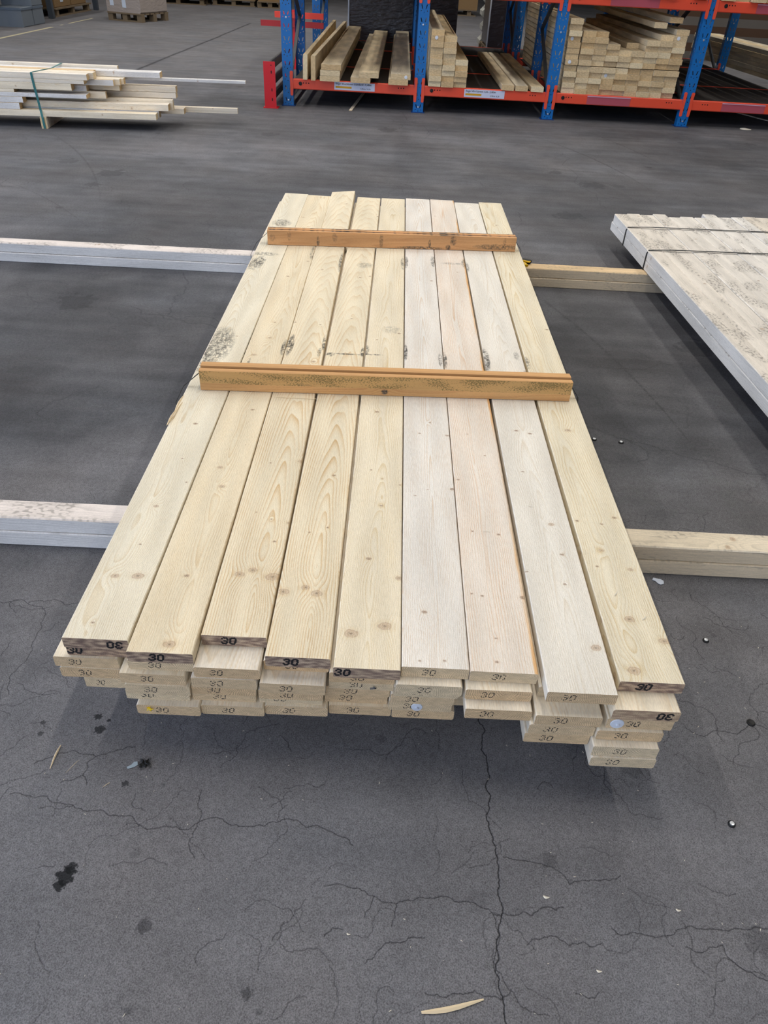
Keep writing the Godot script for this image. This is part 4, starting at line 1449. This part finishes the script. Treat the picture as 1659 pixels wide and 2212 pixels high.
func build_rack_loads() -> void:
	var y0 := 0.2325
	var g := "broad boards in the first rack bay"
	var zf := -8.02
	# two boards on edge
	var m := rack_timber(4.3, 0.205, 0.042, 0)
	lay(m, Vector3(-0.868, y0 + 0.104, zf), 0.012, "rack_board", "first board on edge at the left of the first bay", "board", g, 0.0, PI / 2 - 0.02)
	m = rack_timber(4.3, 0.2, 0.042, 1)
	lay(m, Vector3(-0.790, y0 + 0.101, zf + 0.03), -0.005, "rack_board", "second board on edge, beside the first, first bay", "board", g, 0.0, PI / 2 - 0.01)
	var flat := [[-0.655, 0.0, 4.4, 2, "lowest of three stacked broad boards, first bay"], [-0.652, 0.0465, 4.4, 3, "middle of three stacked broad boards, first bay"], [-0.642, 0.094, 4.4, 4, "topmost of three stacked broad boards with grey streak, first bay"], [-0.362, 0.0, 4.6, 5, "lower reddish board of the pair in mid first bay"], [-0.285, 0.046, 4.6, 6, "upper board with split far end, mid first bay"], [-0.002, 0.0, 4.7, 7, "lower broad board next to the second post, first bay"], [0.02, 0.046, 4.7, 2, "upper grey broad board next to the second post"]]
	for d in flat:
		m = rack_timber(d[2], 0.188, 0.0452, d[3])
		var o := lay(m, Vector3(d[0], y0 + d[1], zf + 0.02), 0.004 if d[0] < -0.5 else 0.0, "rack_board", d[4], "board", g)
		if d[1] > 0.04 and d[0] > 0:
			disc(o, 0.05, 0.022)
	# second bay: three narrow columns and three low boards
	g = "squared timbers in the narrow pile, second bay"
	var variants := []
	for k in 10:
		variants.append(rack_timber(2.9, 0.1192, 0.0452, k))
	var rows := [10, 9, 5]
	for c in 3:
		for r in rows[c]:
			var o := lay(variants[(c * 4 + r * 3) % 10], Vector3(0.345 + c * 0.1225 + 0.0014 * sin(r * 2.3 + c), y0 + r * 0.0457, zf - 0.02 + 0.018 * sin(r * 1.9 + c * 2.2)), 0.0, "rack_timber", "%s timber from the bottom, %s column, narrow pile in the second bay" % [ORD[r], ORD[c]], "timber", g)
			if c == 0 and r == 8:
				disc(o, -0.01, 0.03)
	for d in [[1.052, "left"], [1.185, "middle"], [1.336, "right"]]:
		lay(variants[int(d[0] * 30) % 10], Vector3(d[0], y0, zf - 0.02), 0.0, "rack_timber", "%s of three low timbers lying in the second bay" % d[1], "timber", "low timbers lying in the second bay")
	# third bay: the big pile
	g = "squared timbers in the big pile, third bay"
	var tops := [13, 11, 11, 9, 8, 9, 10, 11, 11]
	for c in 9:
		for r in tops[c]:
			var jit := 0.02 * sin(r * 2.7 + c * 1.3)
			if c in [4, 5] and r > 7:
				jit -= 0.25
			var lift := 0.006 if r > 4 else 0.0
			var o := lay(variants[(c * 7 + r * 3) % 10], Vector3(1.630 + c * 0.1207 + 0.0006 * sin(r * 1.9 + c) - 0.0015 * (r if c == 0 else 0), y0 + r * 0.0457 + lift, zf - 0.06 + jit), 0.0, "rack_timber", "%s timber from the bottom, %s column, big pile in the third bay" % [ORD[r], ORD[c]], "timber", g)
			if [c, r] in [[0, 9], [0, 5], [3, 3], [8, 10]]:
				disc(o, -0.02, 0.024)
	var st := new_st()
	add_box(st, Vector3(2.113, y0 + 5 * 0.0457 + 0.003 - 0.0002, zf - 0.75), Vector3(1.08, 0.0052, 0.05))
	label(mesh_node(st.commit(), plain("spacer", Color(0.35, 0.28, 0.2), 0.9)), "spacer_strip", "thin spacer strip between layers of the big pile", "strip")
	for d in [[2.40, 1, -0.9], [2.53, 2, -0.7], [2.61, 0, -0.4]]:
		var rr: int = tops[7] + d[1]
		lay(variants[d[1] + 2], Vector3(d[0], y0 + rr * 0.0457 + 0.007, zf - 0.06 + float(d[2]) * 0.06), 0.015 * d[2], "rack_timber", "%s loose timber lying across the top of the big pile" % ["rightmost", "left", "middle"][d[1]], "timber", g)
	# fourth bay: a pile further in
	g = "long planks in the dim pile, fourth bay"
	for c in 3:
		for r in 6:
			lay(variants[(c * 5 + r * 7) % 10], Vector3(4.44 + c * 0.123, y0 + r * 0.0457, -9.72 + 0.03 * sin(r * 2.0 + c)), 0.05, "rack_timber", "%s plank from the bottom, %s column, dim pile in the fourth bay" % [ORD[r], ORD[c]], "timber", g)
	# boards on the upper level, which keep the light out of the bays below
	g = "long boards on the upper rack level"
	var up_mesh := [rack_timber(4.5, 0.122, 0.045, 1), rack_timber(4.5, 0.122, 0.045, 4), rack_timber(4.5, 0.122, 0.045, 6)]
	for k in 4:
		for c in 9:
			lay(up_mesh[(c + k) % 3], Vector3(RX[k] + 0.125 + c * (RX[k + 1] - RX[k] - 0.25) / 8.0, 1.0226, zf - 0.02 - 0.03 * sin(c * 2.0)), 0.0, "rack_board", "%s board from the left on the upper level above the %s bay" % [ORD[c], ORD[k]], "board", g)
	# laths on the floor under the racks
	m = timber(1.1, 0.03, 0.008, M.pale_wood, 2, 8, 56, {"seg": 2, "bevel": 0.001})
	lay(m, Vector3(-0.45, 0.0004, -7.95), -0.07, "lath", "pale lath on the floor under the first bay", "lath", "laths under the racks")
	m = timber(1.0, 0.03, 0.008, M.pale_wood, 4, 8, 57, {"seg": 2, "bevel": 0.001})
	lay(m, Vector3(3.93, 0.0004, -8.66), 0.38, "lath", "pale lath on the floor under the fourth bay", "lath", "laths under the racks")


# ---------------------------------------------------------------- things far back
func pallet(called: String, text: String, at: Vector3, yaw: float, w: float, d: float) -> Node3D:
	# w across, d deep; centre of the front edge at the origin, going back along -z
	var t := Node3D.new()
	label(t, called, text, "pallet", "wooden pallets at the back of the hall")
	t.transform = Transform3D(Basis(Vector3.UP, yaw), at)
	var m := plain("pallet_wood", Color(0.45, 0.39, 0.31), 0.9)
	for i in 3:
		var st := new_st()
		add_box(st, Vector3(0, 0.011, -d * (0.06 + 0.44 * i)), Vector3(w, 0.022, 0.1))
		part(t, "bottom_slat", st, m)
	for i in 3:
		for j in 3:
			var st := new_st()
			add_box(st, Vector3(w * (-0.43 + 0.43 * i), 0.067, -d * (0.06 + 0.44 * j)), Vector3(0.1, 0.09, 0.1))
			part(t, "block", st, m)
	for i in 6:
		var st := new_st()
		add_box(st, Vector3(0, 0.123, -d * (0.05 + 0.18 * i)), Vector3(w, 0.022, d * 0.13))
		part(t, "top_slat", st, m)
	return t


func film_wrap(key: String, c: Color, rough: float, crease: float) -> StandardMaterial3D:
	if M.has(key):
		return M[key]
	var m := plain(key, c, rough)
	var n := FastNoiseLite.new()
	n.seed = 44
	n.frequency = 0.012
	n.fractal_octaves = 4
	n.noise_type = FastNoiseLite.TYPE_SIMPLEX_SMOOTH
	m.heightmap_enabled = true
	m.heightmap_scale = crease
	m.heightmap_texture = ImageTexture.create_from_image(n.get_seamless_image(512, 512))
	m.uv1_triplanar = true
	m.uv1_scale = Vector3(1.3, 3.0, 1.3)
	m.metallic_specular = 0.6
	return m


func carton(at: Vector3, size: Vector3, yaw: float, text: String, mat: Material, group: String) -> Node3D:
	var t := Node3D.new()
	label(t, "carton", text, "box", group)
	t.transform = Transform3D(Basis(Vector3.UP, yaw), at)
	var st := new_st()
	add_box(st, Vector3(0, size.y / 2, 0), size, Basis.IDENTITY, 0.008)
	part(t, "body", st, mat)
	st = new_st()
	add_box(st, Vector3(0, size.y + 0.0006, 0), Vector3(0.05, 0.001, size.z))
	part(t, "packing_tape", st, plain("packing_tape", Color(0.5, 0.38, 0.22), 0.4))
	return t


func build_background() -> void:
	var dark := film_wrap("dark_film", Color(0.17, 0.145, 0.155), 0.3, 0.35)
	var clear := film_wrap("pale_film", Color(0.64, 0.60, 0.575), 0.16, 0.6)
	var kraft := plain("kraft", Color(0.50, 0.40, 0.27), 0.85)
	# dark wrapped packs behind the racks
	var gw := "dark film wrapped packs behind the racks"
	var packs := [[0.02, -12.75, 1.62, 1.0, "wide dark film wrapped pack behind the first and second bays"], [1.55, -13.2, 0.5, 0.9, "narrow dark film wrapped pack right of the wide one"]]
	for d in packs:
		pallet("pallet", "pallet under the %s" % d[4].left(28).strip_edges(), Vector3(d[0], 0, d[1]), 0.0, d[2], 1.0)
		var t := Node3D.new()
		label(t, "wrapped_pack", d[4], "pack", gw)
		t.position = Vector3(d[0], 0.1345, d[1])
		var st := new_st()
		add_box(st, Vector3(0, d[3] / 2, -0.5), Vector3(d[2] - 0.04, d[3], 0.94), Basis.IDENTITY, 0.03)
		part(t, "film", st, dark)
		st = new_st()
		add_box(st, Vector3(-d[2] / 2 + 0.02, d[3] / 2, -0.02), Vector3(0.02, d[3], 0.02))
		part(t, "corner_strip", st, plain("corner_white", Color(0.72, 0.74, 0.78), 0.4), "white corner strip")
		st = new_st()
		add_box(st, Vector3(0, d[3] + 0.02, -0.5), Vector3(d[2], 0.04, 1.0))
		part(t, "lid", st, kraft, "kraft lid")
	# pale sacks seen between the posts of the second bay
	for k in 4:
		var st := new_st()
		var w := 0.62
		add_box(st, Vector3(0, 0.1, 0), Vector3(w, 0.2, 0.5), Basis.IDENTITY, 0.07)
		var o := mesh_node(st.commit(), plain("sack", Color(0.62, 0.62, 0.60), 0.8))
		label(o, "cement_sack", "%s pale sack from the floor, stacked behind the second bay" % ORD[k], "sack", "pale sacks behind the second bay")
		o.position = Vector3(1.62 + 0.02 * (k % 2), 0.001 + k * 0.2005, -14.6)
	# grey plaster stack behind the fourth bay
	for k in 7:
		var st := new_st()
		add_box(st, Vector3(0, 0.06, 0), Vector3(2.4, 0.12, 1.1), Basis.IDENTITY, 0.01)
		var o := mesh_node(st.commit(), plain("insulation_%d" % (k % 2), [Color(0.42, 0.40, 0.38), Color(0.34, 0.25, 0.19)][k % 2], 0.9))
		label(o, "board_pack", "%s flat pack from the floor, dim stack behind the fourth bay" % ORD[k], "pack", "flat packs behind the fourth bay")
		o.position = Vector3(5.6 + 0.03 * sin(k * 2.0), 0.001 + k * 0.1205, -15.2)
	# pallets with cardboard along the far wall
	for k in 4:
		var x: float = [-5.35, -4.1, -3.2, 0.6][k]
		var w: float = [1.3, 1.05, 0.6, 2.6][k]
		var z: float = [-21.1, -21.5, -21.4, -22.5][k]
		var nth: String = ["left", "middle", "small right", "broad"][k]
		pallet("pallet", "%s pallet standing far back in the hall" % nth, Vector3(x, 0, z), 0.03, w, 1.1)
		carton(Vector3(x, 0.135, z - 0.55), Vector3(w, 0.7, 1.05), 0.03, "kraft pack on the %s pallet far back" % nth, kraft, "kraft packs far back")
	# film wrapped cartons on a pallet, back left
	var wp := Vector3(-5.05, 0, -15.95)
	pallet("pallet", "pallet under the film wrapped cartons, back left", wp, -0.33, 0.72, 0.85)
	var t := Node3D.new()
	label(t, "wrapped_cartons", "shiny film wrapped cartons with white labels, back left", "pack")
	t.transform = Transform3D(Basis(Vector3.UP, -0.33), wp)
	var st := new_st()
	add_box(st, Vector3(0, 0.135 + 0.45, -0.42), Vector3(0.72, 0.9, 0.84), Basis.IDENTITY, 0.02)
	part(t, "film", st, clear)
	for d in [[-0.24, 0.44, 0.09], [0.02, 0.36, 0.08], [0.02, 0.26, 0.08], [0.17, 0.42, 0.06], [0.27, 0.40, 0.065], [0.0, 0.53, 0.08], [-0.24, 0.28, 0.08]]:
		st = new_st()
		add_box(st, Vector3(d[0], d[1], 0.0015), Vector3(d[2], 0.10, 0.002))
		part(t, "paper_label", st, plain("paper_white", Color(0.78, 0.82, 0.88), 0.6), "white paper label")
	# steel shelf at the far left with pallets and crates
	var zinc := plain("shelf_zinc", Color(0.30, 0.33, 0.37), 0.5, 0.3)
	t = label(Node3D.new(), "steel_shelf", "grey steel shelf along the far left wall", "rack")
	for z in [-13.2, -15.72, -18.1]:
		for x in [-6.3, -7.4]:
			st = new_st()
			add_box(st, Vector3(x, 1.2, z), Vector3(0.09, 2.4, 0.09), Basis.IDENTITY, 0.01)
			part(t, "post", st, zinc)
	for y in [0.62, 1.6]:
		for x in [-6.28, -7.42]:
			st = new_st()
			add_box(st, Vector3(x, y, -15.65), Vector3(0.04, 0.09, 4.9))
			part(t, "beam", st, zinc)
		st = new_st()
		add_box(st, Vector3(-6.85, y + 0.055, -15.65), Vector3(1.1, 0.02, 4.9))
		part(t, "shelf_panel", st, plain("shelf_panel", Color(0.33, 0.29, 0.24), 0.8))
	for k in 2:
		var z: float = [-14.2, -16.95][k]
		pallet("pallet", ["dark pallet low in the grey shelf, nearer bay", "dark pallet low in the grey shelf, farther bay"][k], Vector3([-6.62, -6.33][k], 0, z), PI / 2, [0.9, 1.9][k], 0.95)
		for j in 2:
			carton(Vector3([-7.1, -6.75][k], 0.1345, z + [-0.42, 0.42][j] * [0.5, 1.0][k]), Vector3(0.75, 0.26, 0.4 if k == 0 else 0.8), 0.0, "kraft carton, %s, on the %s pallet in the grey shelf" % [["far one", "near one"][j], ["nearer", "farther"][k]], kraft, "kraft cartons in the grey shelf")
	st = new_st()
	add_box(st, Vector3(-6.372, 0.26, -16.5), Vector3(0.004, 0.10, 0.14))
	label(mesh_node(st.commit(), plain("paper_white", Color(0.78, 0.82, 0.88), 0.6)), "paper_sheet", "white printed sheet on a carton in the grey shelf", "paper")
	for d in [[-6.42, -14.15, 0.0, 0.26, "blue grey crate at the front of the grey shelf, nearest"], [-6.42, -14.60, 0.0, 0.26, "blue grey crate at the front of the grey shelf, farther"], [-6.42, -14.62, 0.2605, 0.2, "small blue grey crate on top of the farther crate"]]:
		t = Node3D.new()
		label(t, "crate", d[4], "crate", "blue grey crates at the grey shelf")
		t.position = Vector3(d[0], d[2], d[1])
		st = new_st()
		add_box(st, Vector3(0.1, d[3] / 2, 0), Vector3(0.5, d[3], 0.42), Basis.IDENTITY, 0.008)
		part(t, "body", st, plain("crate_grey", Color(0.40, 0.435, 0.475), 0.6))
		st = new_st()
		add_box(st, Vector3(0.1, d[3] - 0.02, 0), Vector3(0.52, 0.03, 0.44))
		part(t, "rim", st, plain("crate_rim", Color(0.33, 0.38, 0.44), 0.6))


# ---------------------------------------------------------------- bits lying about
func build_debris() -> void:
	var pale := plain("fresh_splinter", Color(0.88, 0.80, 0.66), 0.8)
	var g := "wood splinters on the floor"
	for d in [[Vector3(-0.591, 0.002, -0.829), Vector3(-0.593, 0.002, -0.777), 0.005, "short broad splinter on the floor left of the stack front"], [Vector3(-0.546, 0.001, -0.799), Vector3(-0.561, 0.001, -0.770), 0.0011, "hair thin splinter next to the short broad one"], [Vector3(-0.473, 0.001, -0.755), Vector3(-0.483, 0.001, -0.745), 0.0014, "tiny white splinter right of the clear film scrap"], [Vector3(0.102, 0.002, -0.405), Vector3(0.197, 0.002, -0.424), 0.0095, "long pointed splinter at the bottom edge of the floor"]]:
		var st := new_st()
		splinter(st, d[0], d[1], d[2], minf(0.003, d[2] * 0.5))
		label(mesh_node(st.commit(), pale), "splinter", d[3], "splinter", g)
	# screw caps with a black washer
	for d in [[Vector3(0.682, 0.0002, -0.728), 0.0068, "round black washer with shiny centre, nearest on the right"], [Vector3(0.785, 0.0002, -1.187), 0.0072, "round black washer with dull centre, right of the stack front"], [Vector3(0.791, 0.0002, -2.058), 0.0085, "small black washer on the floor between the two stacks"], [Vector3(0.704, 0.0002, -2.068), 0.008, "small black washer close to the big stack's right side"], [Vector3(0.805, 0.0002, -0.958), 0.0085, "all black rubber washer at the right edge"]]:
		var t := Node3D.new()
		label(t, "washer", d[2], "washer", "washers lost on the floor")
		t.position = d[0]
		var st := new_st()
		var r: float = d[1]
		add_lathe(st, [Vector2(r, 0), Vector2(r * 1.02, 0.002), Vector2(r * 0.8, 0.0038), Vector2(r * 0.55, 0.003), Vector2(0, 0.0025)], Transform3D.IDENTITY, 20)
		part(t, "rubber_ring", st, plain("black_rubber", Color(0.035, 0.036, 0.04), 0.6))
		if r != 0.0085 or d[0].z < -2.0:
			st = new_st()
			add_lathe(st, [Vector2(r * 0.66, 0.003), Vector2(r * 0.6, 0.0048), Vector2(0, 0.0052)], Transform3D.IDENTITY, 18)
			part(t, "steel_cap", st, plain("cap_steel", Color(0.78, 0.79, 0.80), 0.3, 0.5), "pale metal centre")
	var st := new_st()
	add_prism(st, [Vector2(-0.014, -0.004), Vector2(-0.014, 0.004), Vector2(-0.006, 0.006), Vector2(0.002, 0.009), Vector2(0.011, 0.008), Vector2(0.015, 0.0), Vector2(0.010, -0.008), Vector2(0.002, -0.008), Vector2(-0.006, -0.004)], 0.0, 0.0016)
	var o := mesh_node(st.commit(), plain("clear_plastic", Color(0.82, 0.85, 0.90), 0.3))
	label(o, "plastic_tag", "pale plastic tag on the floor before the right bearer", "tag")
	o.transform = Transform3D(Basis(Vector3.UP, -0.6) * Basis(Vector3.RIGHT, -PI / 2 + 0.1), Vector3(0.727, 0.002, -1.385))
	st = new_st()
	add_prism(st, [Vector2(-0.010, -0.003), Vector2(-0.011, 0.002), Vector2(-0.002, 0.003), Vector2(0.004, 0.007), Vector2(0.010, 0.005), Vector2(0.009, -0.002), Vector2(0.003, -0.004)], 0.0, 0.0008)
	o = mesh_node(st.commit(), plain("film_scrap", Color(0.60, 0.66, 0.70), 0.2))
	label(o, "film_scrap", "scrap of clear film on the floor beside a dark clump", "scrap")
	o.transform = Transform3D(Basis(Vector3.UP, 0.5) * Basis(Vector3.RIGHT, -PI / 2), Vector3(-0.441, 0.0008, -0.792))
	st = new_st()
	var r := RandomNumberGenerator.new()
	r.seed = 8
	for k in 9:
		var a := r.randf() * TAU
		var q := r.randf() * 0.006
		splinter(st, Vector3(-0.421 + cos(a) * q, 0.003, -0.798 + sin(a) * q), Vector3(-0.421 + cos(a + 1.5) * 0.011, 0.001 + r.randf() * 0.005, -0.798 + sin(a + 1.5) * 0.011), 0.006, 0.003)
	label(mesh_node(st.commit(), plain("dark_leaf", Color(0.055, 0.05, 0.04), 0.8)), "leaf_clump", "dark crumpled leaf clump on the floor left of the stack", "leaf")
	for d in [[Vector3(0.536, 0.001, -0.570), 0.004, "white wood chip on the floor, right foreground"], [Vector3(0.316, 0.001, -0.582), 0.005, "tan wood chip right of the long crack"], [Vector3(0.382, 0.001, -0.472), 0.004, "white wood chip low in the right foreground"], [Vector3(-0.013, 0.001, -0.510), 0.003, "small white chip in the middle foreground"], [Vector3(3.454, 0.002, -8.1), 0.05, "crumpled white paper scrap before the fourth rack bay"]]:
		st = new_st()
		splinter(st, d[0] - Vector3(d[1], 0, d[1] * 0.3), d[0] + Vector3(d[1], 0, d[1] * 0.4), d[1] * 1.1, d[1] * 0.35)
		label(mesh_node(st.commit(), plain("white_chip", Color(0.86, 0.83, 0.76), 0.8)), "chip", d[2], "chip", "chips on the floor")
	# shavings on the boards
	for d in [[Vector3(0.352, 0.2512, -1.345), 0.5, "small shaving on the eighth top board"], [Vector3(0.485, 0.2512, -1.065), -0.9, "curled shaving on the rightmost top board"], [Vector3(0.242, 0.2512, -1.245), 0.2, "tiny shaving on the seventh top board"], [Vector3(0.525, 0.2512, -1.0), -0.7, "second shaving on the rightmost top board, nearer its end"]]:
		st = new_st()
		var dir := Vector3(cos(d[1]), 0, sin(d[1])) * 0.007
		splinter(st, d[0] - dir, d[0] + dir + Vector3(0, 0.0015, 0), 0.0028, 0.0012)
		label(mesh_node(st.commit(), plain("white_chip", Color(0.86, 0.83, 0.76), 0.8)), "shaving", d[2], "shaving", "shavings on the top boards")
	# a thin pale lath lying in front of the front batten
	st = new_st()
	splinter(st, Vector3(-0.305, 0.2512, -1.797), Vector3(-0.18, 0.2512, -1.795), 0.003, 0.002)
	label(mesh_node(st.commit(), pale), "splinter", "thin splinter lying along the foot of the front batten", "splinter")
	# flecks of sawdust
	st = new_st()
	for k in 170:
		var p := Vector3(r.randf_range(-0.9, 1.0), 0.0006, r.randf_range(-1.25, -0.36))
		var s := r.randf_range(0.0006, 0.0016)
		var a := r.randf() * TAU
		splinter(st, p, p + Vector3(cos(a), 0, sin(a)) * s * r.randf_range(1.5, 4.0), s, s * 0.5)
	o = mesh_node(st.commit(), plain("white_chip", Color(0.86, 0.83, 0.76), 0.8))
	label(o, "sawdust_flecks", "tiny pale sawdust flecks scattered over the near floor", "sawdust")
	o.set_meta("kind", "stuff")
	print("all ", Time.get_ticks_msec())
